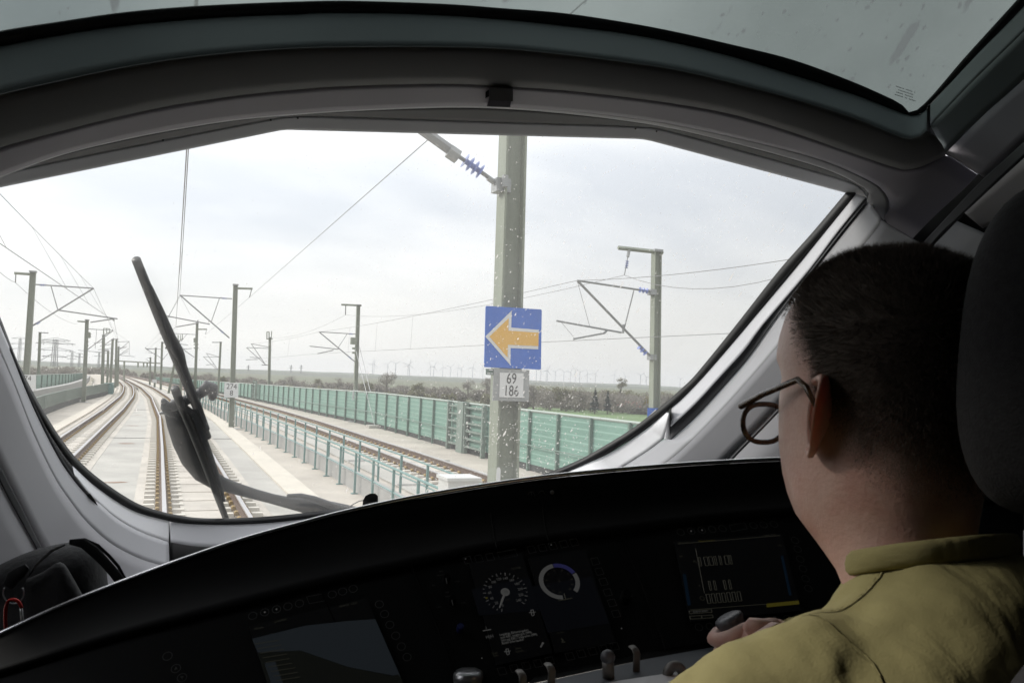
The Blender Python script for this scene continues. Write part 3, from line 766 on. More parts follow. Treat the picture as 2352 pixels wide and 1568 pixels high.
plate([(1490, 958), (1505, 944), (1504.5, 952), (1520, 953), (1519, 959), (1504, 958), (1503.5, 968)], y5-.17, .004).build('arrow', M['yellow'], bs)
# --- left-hand masts
y6 = 38.0
p6 = PY(64, 860, y6)
m6 = mast('left', 'tall mast on the far left carrying the 74 plate, a long arm to its right', (p6[0]-.05, y6, -.3), PY(76, 625, y6)[2], .225, lean=PY(76, 625, y6)[0]-p6[0]+.05)
cant = tubes(m6, y6, [(78, 653, 215, 662), (73, 749, 215, 662, .034), (117, 656, 133, 712, .018), (133, 712, 270, 732), (208, 740, 261, 732), (261, 732, 262, 737)])
insul(m6, y6, (92, 654.5), (104, 655), cant); insul(m6, y6, (84, 744), (92, 739), cant)
tubes(m6, y6, [(74, 630, 33, 627, .055)], 'feeder_arm', M['mast'])
tubes(m6, y6, [(36.6, 627, 35.4, 649, .02)], 'feeder_hanger', M['wire'])
lp = thing('distance_plate', 'white plate ending in 74 half hidden by the left window edge', 'sign', PY(65, 880, y6-.2))
plate([(36, 860), (83, 860.5), (82, 897), (35, 897)], y6-.2, .02).build('white_panel', M['white'], lp)
sgntext('274', lambda a, c: (a, c), (59.5, 869), 11.5, y6-.205, lp, .9)
sgntext('7', lambda a, c: (a, c), (58, 887), 11.5, y6-.205, lp, .9)
g7 = G(192, 924, -.3); y7 = g7[1]
m7 = mast('leftsecond', 'mast on the left with a square weight frame, rising from the bar fence', (g7[0], y7, -.3), PY(200, 735, y7)[2], .26, lean=PY(200, 735, y7)[0]-g7[0])
tubes(m7, y7, [(198, 755, 260, 758.6), (194, 808, 260, 758.6, .036), (222, 757, 219, 800, .015), (180, 804, 262, 812, .02)])
tubes(m7, y7, [(199, 739, 178, 737.5, .06)], 'feeder_arm', M['mast'])
b = MB()
for a in ((203.5, 764, 203.5, 775), (207, 764, 207, 775), (203.5, 764, 207, 764), (203.5, 775, 207, 775), (195, 784, 203, 785), (195, 793, 203, 794)): b.tube([PY(a[0], a[1], y7), PY(a[2], a[3], y7)], .06, 6)
b.build('weight_frame', M['mast'], m7)
g18 = G(447, 918, -.3); y18 = g18[1]
m18 = mast('wiperright', 'mast with a square weight frame just right of the wiper blade', (g18[0], y18, -.3), PY(453, 742, y18)[2], .24, lean=PY(453, 742, y18)[0]-g18[0])
tubes(m18, y18, [(450, 768, 366, 764.5), (446, 820, 366, 764.5, .034), (430, 766, 415, 785, .02), (376, 786, 432, 792)])
tubes(m18, y18, [(455, 756, 475, 756, .06)], 'feeder_arm', M['mast'])
tubes(m18, y18, [(474.5, 756, 472, 768, .02)], 'feeder_hanger', M['wire'])
b = MB()
for a in ((446, 777, 446, 786), (449, 777, 449, 786), (446, 777, 449, 777), (446, 786, 449, 786), (445, 791, 456, 791), (445, 799, 456, 799)): b.tube([PY(a[0], a[1], y18), PY(a[2], a[3], y18)], .06, 6)
b.build('weight_frame', M['mast'], m18)
def farmast(label, bx, by, tx, ty, arms, w=.25, top=None):
    g_ = G(bx, by, -.3); y = g_[1]; tp = PY(tx, ty, y)
    t = mast(label, label, (g_[0], y, -.3), tp[2], w, lean=tp[0]-g_[0])
    if arms: tubes(t, y, arms, rad=.032)
    if top: tubes(t, y, top, 'antenna', M['mast'])
    return t
farmast('left mast with a cage of antenna rods at its top', 234.5, 908, 238, 770, [(238, 785, 215, 788), (236, 795, 262, 776), (236, 805, 250, 803)], .27, [(238, 754, 238, 770, .05), (245, 754, 245, 766, .04), (252, 755, 252, 766, .04), (238, 754, 252, 755, .04), (238, 770, 252, 762, .04)])
farmast('short slim mast just right of the tallest left mast', 87, 897, 92, 763.5, [(92, 763.5, 111, 764.5, .05), (89, 830, 120, 812), (92, 783, 150, 790)])
farmast('far left mast joined to a taller neighbour by a crossbeam', 252.8, 899, 259, 779, [(259, 779, 272, 778.5, .05), (256, 800, 225, 803), (256, 790, 230, 795)])
farmast('far left mast with a fan of arms to its right, right one of the pair', 265, 892, 267.5, 779, [(268, 785, 297, 784), (266, 810, 297, 784), (268, 800, 290, 798), (266, 820, 296, 800), (297, 784, 297, 815, .02), (268, 815, 310, 819, .03)])
farmast('short far left mast between the caged mast and the paired masts', 246, 893, 248.5, 806, [(248, 806, 240, 806, .05), (247, 828, 238, 829)])
farmast('small far left mast behind the paired masts', 270, 888, 272.5, 796, [(272, 800, 292, 795), (271, 818, 295, 806)])
farmast('far mast just left of the wiper blade with arms on both sides', 369, 896, 372.5, 785.5, [(372, 788, 383, 787, .04), (371, 802, 335, 801), (370, 822, 335, 801), (370, 830, 385, 812)])
farmast('second far mast left of the wiper blade', 355, 890, 358, 799, [(358, 801, 333, 800), (357, 815, 333, 798), (356, 812, 340, 809)])
farmast('smallest far mast left of the wiper blade', 344, 885, 345.6, 821, [(345, 822, 338, 822), (345, 832, 335, 824)])
farmast('far mast behind the wiper blade topped by antenna rods', 387, 904, 411, 782, None, .24, [(409, 769, 409, 784, .05), (415, 769, 415, 780, .04), (419, 767, 419, 780, .04), (408, 784, 421, 778, .05)])
farmast('mast mostly hidden by the wiper just left of its cross yoke', 414, 912, 418, 800, [(418, 802, 440, 800)])
# portal over the tracks far ahead
ypo = 150.0
gp = thing('signal_gantry', 'thin gantry beam crossing the tracks far ahead', 'gantry', PY(320, 870, ypo))
b = MB(); b.tube([PY(262, 828, ypo), PY(372, 834.5, ypo)], .10, 4); b.build('beam', M['mast'], gp)
b = MB(); b.tube([PY(285.5, 830, ypo), PY(284.5, 875, ypo)], .14, 4); b.build('leg', M['mast'], gp)
for px in (317, 330, 338):
    b = MB(); b.tube([PY(px, 832, ypo), PY(px, 843, ypo)], .12, 4); b.build('signal', M['mast'], gp)
far_sign = thing('track_sign', 'tiny white board beside the track left of the wiper blade', 'sign', PY(355, 875, 112))
plate([(350, 871), (360, 871.3), (360, 879), (350, 878.5)], 112, .03).build('white_panel', M['white'], far_sign)
tag(MB().box(G(246, 893, .25)+np.array([0, 0, 0]), (1.1, 1.0, 1.15)).build('relay_box', M['railing']), 'teal equipment box at the far end of the bar fence', 'cabinet')

# wires: (start, end, sag)
def wire(name, label, legs, r=.012, sag=.0, drop=None, grp=None):
    pts = []
    for a, b_ in zip(legs[:-1], legs[1:]):
        n = 10
        for i in range(n+(1 if b_ is legs[-1] else 0)):
            f_ = i/n; q = a+(b_-a)*f_; q = q+np.array([0, 0, -sag*4*f_*(1-f_)]); pts.append(q)
    o = MB().tube(pts, r, 5).build(name, M['wire'])
    return tag(o, label, 'wire', grp)
def line(label, tops, conts, nd, r=.013, sag=.25):
    """messenger wire above, contact wire below, droppers between"""
    t = thing('overhead_line', label, 'overhead line', tops[0])
    def run(legs, sg):
        pts = []
        for a, b_ in zip(legs[:-1], legs[1:]):
            for i in range(12): f_ = i/12; q = a+(b_-a)*f_; pts.append(q+np.array([0, 0, -sg*4*f_*(1-f_)]))
        pts.append(legs[-1]); return pts
    mp_, cp_ = run(tops, sag), run(conts, 0)
    MB().tube(mp_, r, 5).build('messenger_wire', M['wire'], t)
    MB().tube(cp_, r, 5).build('contact_wire', M['wire'], t)
    for k in nd:
        a = mp_[k]; c = min(cp_, key=lambda q: abs(q[1]-a[1]))
        cc = np.array([np.interp(a[1], sorted(q[1] for q in cp_), [q[i] for q in sorted(cp_, key=lambda q: q[1])]) for i in range(3)])
        MB().tube([a, cc], r*.5, 4).build('dropper', M['wire'], t)
def ext(a, b_, f_): return a+(b_-a)*f_
A = PY(413, 678, y2); B = PY(433, 342, 13); A18 = PY(366, 765, y18)
C_ = PY(404, 751, y2); D = PY(429, 342, 11); C18 = PY(350, 792, y18)
line('wires of the track ahead rising steeply over the wiper to the top of the window', [ext(A, B, 1.9), A, A18, PY(333, 800, 118)], [ext(C_, D, 1.35), C_, C18, PY(333, 812, 118)], [4, 8, 16], r=.009, sag=.0)
T6 = PY(215, 662, y6); T7 = PY(260, 758.6, y7)
line('wires of the left track slanting down from the upper left window corner', [ext(T6, PY(0, 440, 19), 1.6), T6, T7, PY(297, 784, 105)], [ext(PY(262, 737, y6), PY(60, 600, 17), 1.3), PY(262, 737, y6), PY(275, 800, y7), PY(300, 815, 105)], [3, 6, 8, 10, 16, 20], r=.0075, sag=.05)
m5t = PY(1326, 644, y5); m3t = PY(733, 762, y3); m4t = PY(577, 789, y4)
c5 = PY(1318, 782, y5); c3 = PY(729, 812, y3); c4 = PY(568, 826, y4)
rr_ = ext(m5t, PY(1820, 585, 11.5), 1.25); rc = ext(c5, PY(1690, 765, 13.0), 1.5)
line('wires of the right track crossing behind the arrow sign mast', [rr_, m5t, m3t, m4t], [rc, c5, c3, c4], [14, 17, 19, 21, 28, 31], r=.0075, sag=.12)
wire('feeder_wire', 'feeder wire slanting from the window top down to the 274 8 mast', [ext(PY(573, 683, y2), PY(990, 315, 11), 1.3), PY(573, 683, y2), PY(472, 768, y18)], r=.007, sag=.0)
wire('feeder_wire', 'feeder wire at the left window edge hung from the tallest left mast', [ext(PY(35.4, 649, y6), PY(0, 605, 30), 3), PY(35.4, 649, y6), PY(178, 745, y7)], r=.008, sag=.3)
wire('feeder_wire', 'feeder wire hung under the top beam of the right mast', [ext(PY(1434, 632, y5), PY(1820, 598, 12), 1.2), PY(1434, 632, y5), PY(793.5, 723, y3), PY(618, 775, y4)], r=.007, sag=.45)

# ================================================================== distant things
# wind turbines
TB = [Z24(*q) for q in [(10, 265), (125, 275), (180, 285), (358, 270), (520, 290), (1357, 320), (1420, 322), (1512, 320), (1530, 320), (1652, 340), (1788, 345), (1888, 345), (1968, 325), (2038, 345), (2155, 365), (2283, 365)]]
TB += [(1378+x*.14649, 803.9+y*.14649) for x, y in [(225, 385), (397, 415), (637, 395), (728, 425), (1258, 450)]]
TB += [(516.8+x*.24424, 574.2+y*.24424) for x, y in [(1390, 1065), (1404, 1070), (1530, 1075), (1607, 1068), (1722, 1080), (1737, 1080), (1935, 1095), (1965, 1095), (2050, 1100)]]
TB.sort()
arrow_i = sum(1 for x, _ in TB if x < 1150)
words = ['first', 'second', 'third', 'fourth', 'fifth', 'sixth', 'seventh', 'eighth', 'ninth', 'tenth', 'eleventh', 'twelfth', 'thirteenth', 'fourteenth', 'fifteenth', 'sixteenth', 'seventeenth', 'eighteenth']
tower_b = MB().tube([(0, 0, -20), (0, 0, 100)], [2.2, 1.3], 8)
blade_b = MB()
blade_b.tube([(0, -2.6, 0), (0, -2.6, 14), (0, -2.6, 36)], [.8, 1.2, .3], 5, flat=((0, 1, 0), .5))
protos = None
for i, (px, py) in enumerate(TB):
    dist = 5200+random.uniform(-900, 900)
    pos = P(px, py, dist)
    if i < arrow_i: lab = 'tiny pale wind turbine on the skyline, %s left of the arrow sign mast' % words[arrow_i-1-i]
    else: lab = 'tiny pale wind turbine on the skyline, %s right of the arrow sign mast' % words[i-arrow_i]
    root = thing('wind_turbine', lab, 'wind turbine', (pos[0], pos[1], pos[2]-100), group='wind turbines along the skyline')
    if protos is None:
        tw = tower_b.build('tower', M['turbine']); bl_ = blade_b.build('blade', M['turbine'])
        na = MB().box((0, 0, 100.5), (3, 8, 3.4)).build('nacelle', M['turbine']); protos = (tw, bl_, na); cp = protos
    else:
        cp = [o.copy() for o in protos]
        for o in cp: COL.objects.link(o)
    a0 = random.uniform(0, 2.0)
    for o in cp: o.parent = root
    cp[0].location = (0, 0, 0); cp[2].location = (0, 0, 0)
    cp[1].location = (0, 0, 100); cp[1].rotation_euler = (0, a0, 0)
    for k in (1, 2):
        o = protos[1].copy(); COL.objects.link(o); o.parent = root; o.location = (0, 0, 100); o.rotation_euler = (0, a0+k*2.094, 0)
# pylons
def pylon(label, px, ptop, pbase, wtop, arms, dist):
    o_ = P(px, pbase, dist); k = dist/FPX
    t = thing('power_pylon', label, 'pylon', o_, group='high voltage pylons on the left horizon')
    X = np.array(R0); Z = np.array([0, 0, 1.0]); Y = np.array([R0[1]*-1, R0[0], 0])
    h = (pbase-ptop)*k; w = wtop*k
    b = MB(); r = max(.14, .35*k)
    def pt(x, y, z): return o_+X*x+Y*y+Z*z
    for sx in (-1, 1):
        for sy in (-1, 1): b.tube([pt(sx*w*1.1, sy*w*1.1, 0), pt(sx*w*.75, sy*w*.75, h)], r, 4)
    n = 9
    for i in range(n):
        z0, z1 = h*i/n, h*(i+1)/n
        wa, wb_ = w*(1.1-.35*i/n), w*(1.1-.35*(i+1)/n)
        for sy in (-1, 1):
            b.tube([pt(-wa, sy*wa, z0), pt(wb_, sy*wb_, z1)], r*.6, 3); b.tube([pt(wa, sy*wa, z0), pt(-wb_, sy*wb_, z1)], r*.6, 3)
    b.build('tower', M['pylon'], t)
    for ay, half in arms:
        z = (pbase-ay)*k; l = half*k
        b = MB(); b.tube([pt(-l, 0, z), pt(l, 0, z)], r*.9, 4)
        b.tube([pt(-l, 0, z), pt(0, 0, z+l*.16), pt(l, 0, z)], r*.7, 4)
        for f_ in (-.85, -.6, .6, .85): b.tube([pt(l*f_, 0, z), pt(l*f_, 0, z-l*.07)], r*.8, 4)
        b.build('cross_arm', M['pylon'], t)
pylon('wide armed lattice pylon left of the mast with the weight frame', 124, 779, 842, 4.5, [(781, 34), (789, 46), (804, 42), (819, 30)], 420)
pylon('faint lattice pylon beside the left window edge', 43, 776, 832, 2.4, [(777, 20), (790, 26), (802, 24)], 700)
pylon('small faint pylon right of the wide armed one', 164, 808, 842, 2.0, [(809, 9), (817, 13), (824, 11)], 1000)
pylon('small faint pylon left of the mast with the weight frame', 181, 811, 843, 1.6, [(812, 8), (820, 11)], 1100)
pylon('small faint pylon right of the mast with the weight frame', 226, 808, 844, 1.6, [(809, 9), (818, 12)], 1100)
pylon('thin far pylon left of the mast with antenna frames', 570, 838, 853, .7, [(841, 4), (844, 5)], 2400)
pylon('thin far pylon right of the mast with antenna frames', 668, 838, 856, .7, [(841, 4), (845, 5)], 2400)
pylon('thin far pylon left of the 0 4 mast', 691, 838, 857, .7, [(841, 4), (845, 5)], 2400)

# trees
def crown(n, rx, rz, zc_, seed, size, clumps=14, flatb=.0):
    r = np.random.default_rng(seed); b = MB()
    cs = []
    for k in range(clumps):
        a = r.uniform(0, 6.28); ph = math.acos(r.uniform(-1, 1)); rad = r.uniform(.35, .95)
        cs.append(np.array([rx*rad*math.sin(ph)*math.cos(a), rx*rad*math.sin(ph)*math.sin(a), zc_+rz*rad*math.cos(ph)]))
    for i in range(n):
        c = cs[r.integers(clumps)]+r.normal(0, 1, 3)*np.array([rx, rx, rz])*.17
        u = r.normal(0, 1, 3); u /= np.linalg.norm(u); v = np.cross(u, r.normal(0, 1, 3)); v /= np.linalg.norm(v)
        s_ = size*r.uniform(.5, 1.3)
        b.add([c-u*s_, c+v*s_*.45, c+u*s_, c-v*s_*.45], [(0, 1, 2, 3)])
    return b
def trunk(h, zc_, rx, rz, seed, r0=.25):
    r = np.random.default_rng(seed); b = MB()
    b.tube([(0, 0, -1), (0.1, 0, h*.3), (r.normal()*.2, r.normal()*.2, h*.62), (0, 0, h*.95)], [r0*1.2, r0, r0*.6, .03], 7)
    for k in range(9):
        z0 = h*r.uniform(.25, .6); a = k*.7+r.uniform(0, .5)
        e = np.array([math.cos(a)*rx*.8, math.sin(a)*rx*.8, z0+h*r.uniform(.18, .38)])
        b.tube([(0, 0, z0), (e[0]*.5, e[1]*.5, z0+(e[2]-z0)*.62), tuple(e)], [r0*.45, r0*.25, .04], 5)
    return b
def conifer(h, seed, n=900):
    r = np.random.default_rng(seed); b = MB()
    for i in range(n):
        z = h*(1-math.sqrt(r.uniform(0, .98)))+.4; rad = (h-z)*.30*r.uniform(.35, 1.05)*(0.8+.3*math.sin(z*3)); a = r.uniform(0, 6.28)
        c = np.array([rad*math.cos(a), rad*math.sin(a), z]); d = np.array([math.cos(a), math.sin(a), -.35])
        u = np.array([-math.sin(a), math.cos(a), 0]); s_ = .55
        b.add([c-d*s_, c+u*s_*.45, c+d*s_, c-u*s_*.45], [(0, 1, 2, 3)])
    return b
TP = {}
def tproto(kind, seed):
    if (kind, seed) in TP: return TP[(kind, seed)]
    if kind == 'conifer': cr_ = conifer(8, seed).build('crown', M['conifer']); tr_ = MB().tube([(0, 0, -1), (0, 0, 7.4)], [.2, .03], 6).build('trunk', M['bark'])
    else:
        mm = {'bare': 'twig', 'bud': 'bud', 'yellow': 'yellowtree'}[kind]
        cr_ = crown({'bare': 1100, 'bud': 1300, 'yellow': 1000}[kind], 2.7, 3.0, 4.9, seed, .22 if kind == 'bare' else .32, 18).build('crown', M[mm]); tr_ = trunk(7.8, 4.9, 2.7, 3.0, seed).build('trunk', M['bark'])
    TP[(kind, seed)] = [cr_, tr_, True]
    return TP[(kind, seed)]
def tree(name, label, kind, seed, px, pbase, ptop, dist, wide=1.0):
    pos = P(px, pbase, dist); h = (pbase-ptop)*dist/FPX; s_ = h/8.0
    root = thing(name, label, 'tree', pos, group='trees beyond the noise barrier')
    pr = tproto(kind, seed)
    for i in range(2):
        if pr[2]: o = pr[i]
        else: o = pr[i].copy(); COL.objects.link(o)
        o.parent = root; o.location = (0, 0, 0); o.scale = (s_*wide, s_*wide, s_)
        o.rotation_euler = (0, 0, random.uniform(0, 6.28))
    pr[2] = False
TREES = [('bare_tree', 'tall spreading bare tree right of the 0 4 mast', 'bare', 1, 888, 900, 850, 290, 1.3),
 ('bare_tree', 'bare tree just left of the arrow sign mast, under the sign edge', 'bare', 2, 1118, 910, 866, 280, 1.2),
 ('bare_tree', 'bare tree with an upright crown a little left of the arrow sign mast', 'bare', 3, 1075, 908, 868, 300, 1.2),
 ('budding_tree', 'yellowish budding tree between the 0 4 mast and the tall bare tree', 'bud', 4, 842, 903, 876, 300, 1.8),
 ('budding_tree', 'low olive green tree right of the tall bare tree', 'bud', 5, 960, 912, 879, 270, 2.0),
 ('bare_tree', 'broad grey tree left of the 0 4 mast', 'bare', 6, 775, 896, 868, 310, 1.8),
 ('budding_tree', 'olive green tree halfway between the antenna mast and the 0 4 mast', 'bud', 7, 730, 893, 870, 310, 1.7),
 ('bare_tree', 'grey tree right of the antenna mast', 'bare', 8, 668, 888, 862, 330, 1.8),
 ('bare_tree', 'dark rounded tree just right of the wiper blade', 'bare', 9, 480, 882, 856, 330, 1.9),
 ('budding_tree', 'greenish tree beside the 274 8 plate', 'bud', 10, 512, 884, 864, 320, 1.7),
 ('bare_tree', 'bare tree behind the far slim mast and the 274 8 mast', 'bare', 1, 575, 886, 862, 340, 1.8),
 ('bare_tree', 'bare tree directly right of the arrow sign mast', 'bare', 2, 1225, 934, 882, 250, 1.3),
 ('budding_tree', 'pale budding tree standing right of the 69 186 plate', 'bud', 3, 1290, 936, 884, 255, 1.5),
 ('conifer_tree', 'tallest dark conifer at the far edge of the green field', 'conifer', 1, 1366, 944, 893, 235, 1.1),
 ('conifer_tree', 'dark conifer right next to the tallest conifer', 'conifer', 2, 1395, 946, 898, 240, 1.0),
 ('conifer_tree', 'smallest dark conifer, behind the house', 'conifer', 3, 1424, 922, 893, 330, .8),
 ('yellow_tree', 'golden yellow tree beside the right mast', 'yellow', 1, 1488, 944, 905, 245, .9),
 ('budding_tree', 'pale round tree standing on the skyline left of the right mast', 'bud', 6, 1427, 899, 869, 900, 1.3),
 ('bare_tree', 'bare tree between the pale budding tree and the conifers', 'bare', 5, 1330, 938, 890, 255, 1.5),
 ('bare_tree', 'bare grey tree at the right window edge beyond the right mast', 'bare', 4, 1535, 945, 900, 250, 1.4),
 ('bare_tree', 'dark bare tree behind the mast with the weight frame on the left', 'bare', 7, 205, 876, 843, 230, 2.0),
 ('bare_tree', 'dark bare tree behind the wide armed pylon', 'bare', 8, 150, 872, 842, 240, 2.0)]
for a in TREES: tree(*a)
# woods: too many trees to count
def wood(name, xs0, xs1, base, dist, hpx, seed, n, m, jit=60, size=.6, slope=.05):
    r = np.random.default_rng(seed); b = MB()
    for k in range(n):
        px = r.uniform(xs0, xs1); yb = base+(px-xs0)*slope
        d = dist+r.uniform(-jit, jit); h = hpx*r.uniform(.55, 1.1)*d/FPX
        c0 = P(px, yb, d); rx = h*r.uniform(.35, .6)
        for i in range(130):
            v = r.normal(0, 1, 3); v /= np.linalg.norm(v); q = c0+np.array([v[0]*rx, v[1]*rx, h*.5+v[2]*h*.5])*r.uniform(.75, 1.05)**0+r.normal(0, .25, 3)
            u = r.normal(0, 1, 3); u /= np.linalg.norm(u); w_ = np.cross(u, v); s_ = size*r.uniform(.5, 1.3)
            b.add([q-u*s_, q+w_*s_*.5, q+u*s_, q-w_*s_*.5], [(0, 1, 2, 3)])
    return tag(b.build(name, m), 'wood', 'wood', kind='stuff')
wood('distant_wood', 430, 1150, 890, 360, 26, 11, 190, M['twig'], slope=.045, size=.8)['label'] = 'grey brown bare wood along the middle of the horizon'
wood('distant_wood', 1150, 1620, 934, 300, 44, 12, 150, M['twig'], slope=.045, size=.7)['label'] = 'grey brown bare wood behind the green field on the right'
wood('distant_wood', 440, 1150, 896, 300, 18, 13, 110, M['bud'], slope=.045, size=.6)['label'] = 'olive green budding thicket just above the noise barrier'
wood('distant_wood', 1150, 1620, 916, 480, 30, 15, 130, M['bud'], slope=.045, size=.9)['label'] = 'faint olive thicket rising behind the conifers and the house'
wood('distant_wood', 40, 290, 874, 420, 30, 14, 90, M['twig'], slope=.0, size=.8)['label'] = 'dark bare wood behind the left hand masts'
wood('distant_wood', 285, 470, 874, 380, 20, 16, 70, M['twig'], slope=.05, size=.7)['label'] = 'hazy wood at the far end of the tracks'
# house
hp = P(1440, 948, 262)
hs = thing('house', 'pale house with a reddish roof between the conifers and the right mast', 'house', hp)
k = 262/FPX
hw_, hd_, hh_ = 66*k, 7, 15*k
MB().box((hp[0], hp[1], hp[2]+hh_/2), (hw_, hd_, hh_), -psi).build('wall', M['render'], hs)
e1, e2 = np.array(R0), np.array([math.sin(psi), math.cos(psi), 0])
rf = MB(); z0, z1 = hp[2]+hh_, hp[2]+hh_+12*k
cA = [hp*0+np.array([hp[0], hp[1], 0])+e1*s1*hw_*.53+e2*s2*hd_*.58+np.array([0, 0, z0]) for s1, s2 in ((-1, -1), (1, -1), (1, 1), (-1, 1))]
rA = [np.array([hp[0], hp[1], 0])+e1*s1*hw_*.42+np.array([0, 0, z1]) for s1 in (-1, 1)]
rf.add(cA+rA, [(0, 1, 5, 4), (2, 3, 4, 5), (0, 4, 3), (1, 2, 5), (0, 3, 2, 1)])
roof_o = rf.build('roof', M['rooftile'], hs)
MB().box(np.array([hp[0], hp[1], z1+.3])+e1*1.2, (.7, .7, 1.4), -psi).build('chimney', M['render'], roof_o)
for f_ in (-.36, -.15, .1, .33):
    MB().box(np.array([hp[0], hp[1], hp[2]+hh_*.5])+e1*hw_*f_-e2*(hd_/2+.02), (1.0, .08, 1.2), -psi).build('window', M['window'], hs)
sh = P(1466, 952, 250)
s_ = thing('shed', 'low dark shed with a pale roof edge in front of the house', 'shed', sh)
MB().box((sh[0], sh[1], sh[2]+.9), (5.5, 3, 1.8), -psi).build('wall', M['bark'], s_)
MB().box((sh[0], sh[1], sh[2]+1.9), (6, 3.4, .25), -psi).build('roof', M['wallc'], s_)

# ================================================================== the cab
cab = thing('cab_lining', 'grey moulded lining of the train cab framing the windscreen and the roof window', 'cab interior', CAM)
def band(name, A, B, oa, ob, m, parent=None, n=70, smooth=(True, True), th=.0016, mid=None):
    rows = [con(A, oa, n, smooth[0])]
    rb = con(B, ob, n, smooth[1])
    K = 5
    out = []
    for i in range(K+1):
        f_ = i/K
        row = []
        for a, c in zip(rows[0], rb):
            q = a+(c-a)*f_
            if mid: q = q+np.array([0, -1, 0])*mid*4*f_*(1-f_)
            row.append(q)
        out.append(row)
    o = MB().loft(out).build(name, m, parent or cab, smooth=True)
    solid(o, th)
    return o
C0 = [(-250, 494), (0, 430), (640, 300), (660, 298), (1470, 319), (1490, 322), (1944, 443), (1975, 452)]
C1 = [(-250, 452), (0, 397), (85, 379), (372, 321), (622, 273), (684, 266), (804, 268), (1156, 280), (1460, 290), (1550, 304), (1753, 359), (1924, 408), (1975, 428), (1993, 452)]
C2 = [(-250, 520), (-120, 458), (0, 407), (137, 357), (273, 323), (410, 296), (547, 275), (684, 263), (804, 255), (1019, 247), (1156, 249.5), (1293, 260), (1430, 276), (1550, 296), (1719, 337), (1890, 386), (1975, 425), (1994, 440), (1996, 452), (1991, 462)]
C2o = [(-250, 516), (-120, 454), (0, 403), (137, 354), (273, 320), (410, 293), (547, 272), (684, 260), (804, 252), (1019, 243), (1156, 245), (1293, 254), (1430, 268.5), (1550, 287), (1719, 323), (1890, 368), (2005, 419), (2036, 447), (2045, 475), (2030, 506)]
C2f = C2o+[(2070, 531), (2113, 559)]
C3 = [(-250, 440), (-120, 385), (0, 338), (137, 301), (273, 267), (410, 239), (547, 219), (684, 205), (804, 197), (1019, 192), (1156, 198), (1293, 207), (1430, 222), (1550, 238), (1685, 263), (1821, 304), (1958, 352), (2061, 386), (2095, 388), (2135, 374), (2172, 356)]
C3f = C3+[(2215, 382), (2259, 410)]
C4 = [(-250, 290), (-120, 250), (0, 217), (137, 186), (273, 157), (410, 135), (547, 120), (684, 111), (804, 108), (1019, 108), (1156, 112), (1293, 125), (1430, 142), (1550, 160), (1685, 191), (1821, 227), (1958, 270), (2061, 312), (2092, 319), (2115, 312), (2128, 300)]
C5 = [(-250, 168), (-120, 134), (0, 104), (137, 78), (273, 58), (410, 45), (547, 36), (684, 31), (746, 28), (883, 29), (1019, 34), (1156, 44), (1293, 58), (1430, 75), (1550, 97), (1685, 130), (1821, 171), (1958, 215), (2061, 255), (2088, 265), (2112, 263), (2129, 250)]
C6 = [(-250, 134), (-120, 102), (0, 73), (137, 51), (273, 31), (410, 18), (547, 10), (684, 5), (804, 3), (1019, 10), (1156, 20), (1293, 31), (1430, 51), (1548, 73), (1685, 104), (1821, 138), (1958, 188), (2060, 233), (2105, 254)]
band('window_flange', C0, C1, 0.0, .045, M['flange'], n=120, smooth=(False, True))
band('header_recess', C1, C2, .045, .20, M['groove'], n=120)
band('header_lip_sheen', C2, C2o, .20, .225, M['trimmid'], n=120)  # sheen along the lip's edge put into a paler band
band('header_face', C2f, C3f, .225, .33, M['hface'], n=120)
band('header_hollow', C3, C4, .33, .37, M['header'], n=120, mid=.01)
band('header_top', C4, C5, .36, .23, M['headtop'], n=120)
# flange screws
b = MB()
for px, py in ((622, 276), (684, 271.5), (374, 322), (1460, 296), (1508, 302)):
    q = Wp(px, py, .052); b.ell(q, (.0022, .0022, .0022), 8, 6)
b.build('flange_screws', M['seal'], cab)
# camera box on the header
bx = MB()
def boxpx(pts, off0, off1):
    a = [Wp(x, y, off0) for x, y in pts]; c = [Wp(x, y, off1) for x, y in pts]
    return MB().add(a+c, [(3, 2, 1, 0), (4, 5, 6, 7), (0, 1, 5, 4), (1, 2, 6, 5), (2, 3, 7, 6), (3, 0, 4, 7)])
cbx = boxpx([(1124, 201), (1178, 204), (1178, 233), (1124, 231)], .27, .34).build('camera_box', M['header'], cab)
boxpx([(1122, 231.5), (1174, 233.5), (1172, 247), (1118, 245)], .24, .30).build('camera_bracket', M['hface'], cbx)
boxpx([(1115, 212), (1123, 206), (1123, 222), (1115, 226)], .29, .325).build('camera_lens', M['seal'], cbx)

GR = [(1944, 443), (1868, 533), (1789, 622), (1687, 752), (1601, 857.6), (1568.5, 890), (1532, 922.6), (1488, 957.7), (1444, 990), (1378, 1030), (1330, 1056.7), (1269, 1082), (1196, 1105.5), (1132, 1119), (1060, 1133), (976, 1144.6), (832, 1163), (695, 1179), (610, 1187), (524, 1191), (451, 1190), (402, 1182.5), (383.5, 1179), (312.6, 1155.6), (232, 1104), (176, 1055.5), (137, 1006.6), (102.6, 953), (73, 901.6), (49, 855), (32, 818.6), (0, 737), (-40, 640), (-100, 480), (-130, 400)]
SO = [(1966, 446), (1908, 517), (1816, 629), (1721, 742), (1627, 852), (1573, 909), (1542, 936), (1500, 971), (1456, 1003), (1390, 1044), (1342, 1066), (1281, 1092), (1204, 1117), (1138, 1131), (1064, 1146), (980, 1157), (840, 1174), (700, 1190), (612, 1199), (524, 1203), (451, 1202), (400, 1197), (378, 1193), (304, 1171), (222, 1119), (166, 1069), (128, 1018), (94.6, 962), (66, 908), (43, 860), (27, 823), (-5, 741), (-44, 642), (-104, 482), (-134, 402)]
wind = thing('windscreen', 'splashed front windscreen with a black rubber edge, the tracks seen through it', 'windscreen', CAM)
gr = MB(); rows = []
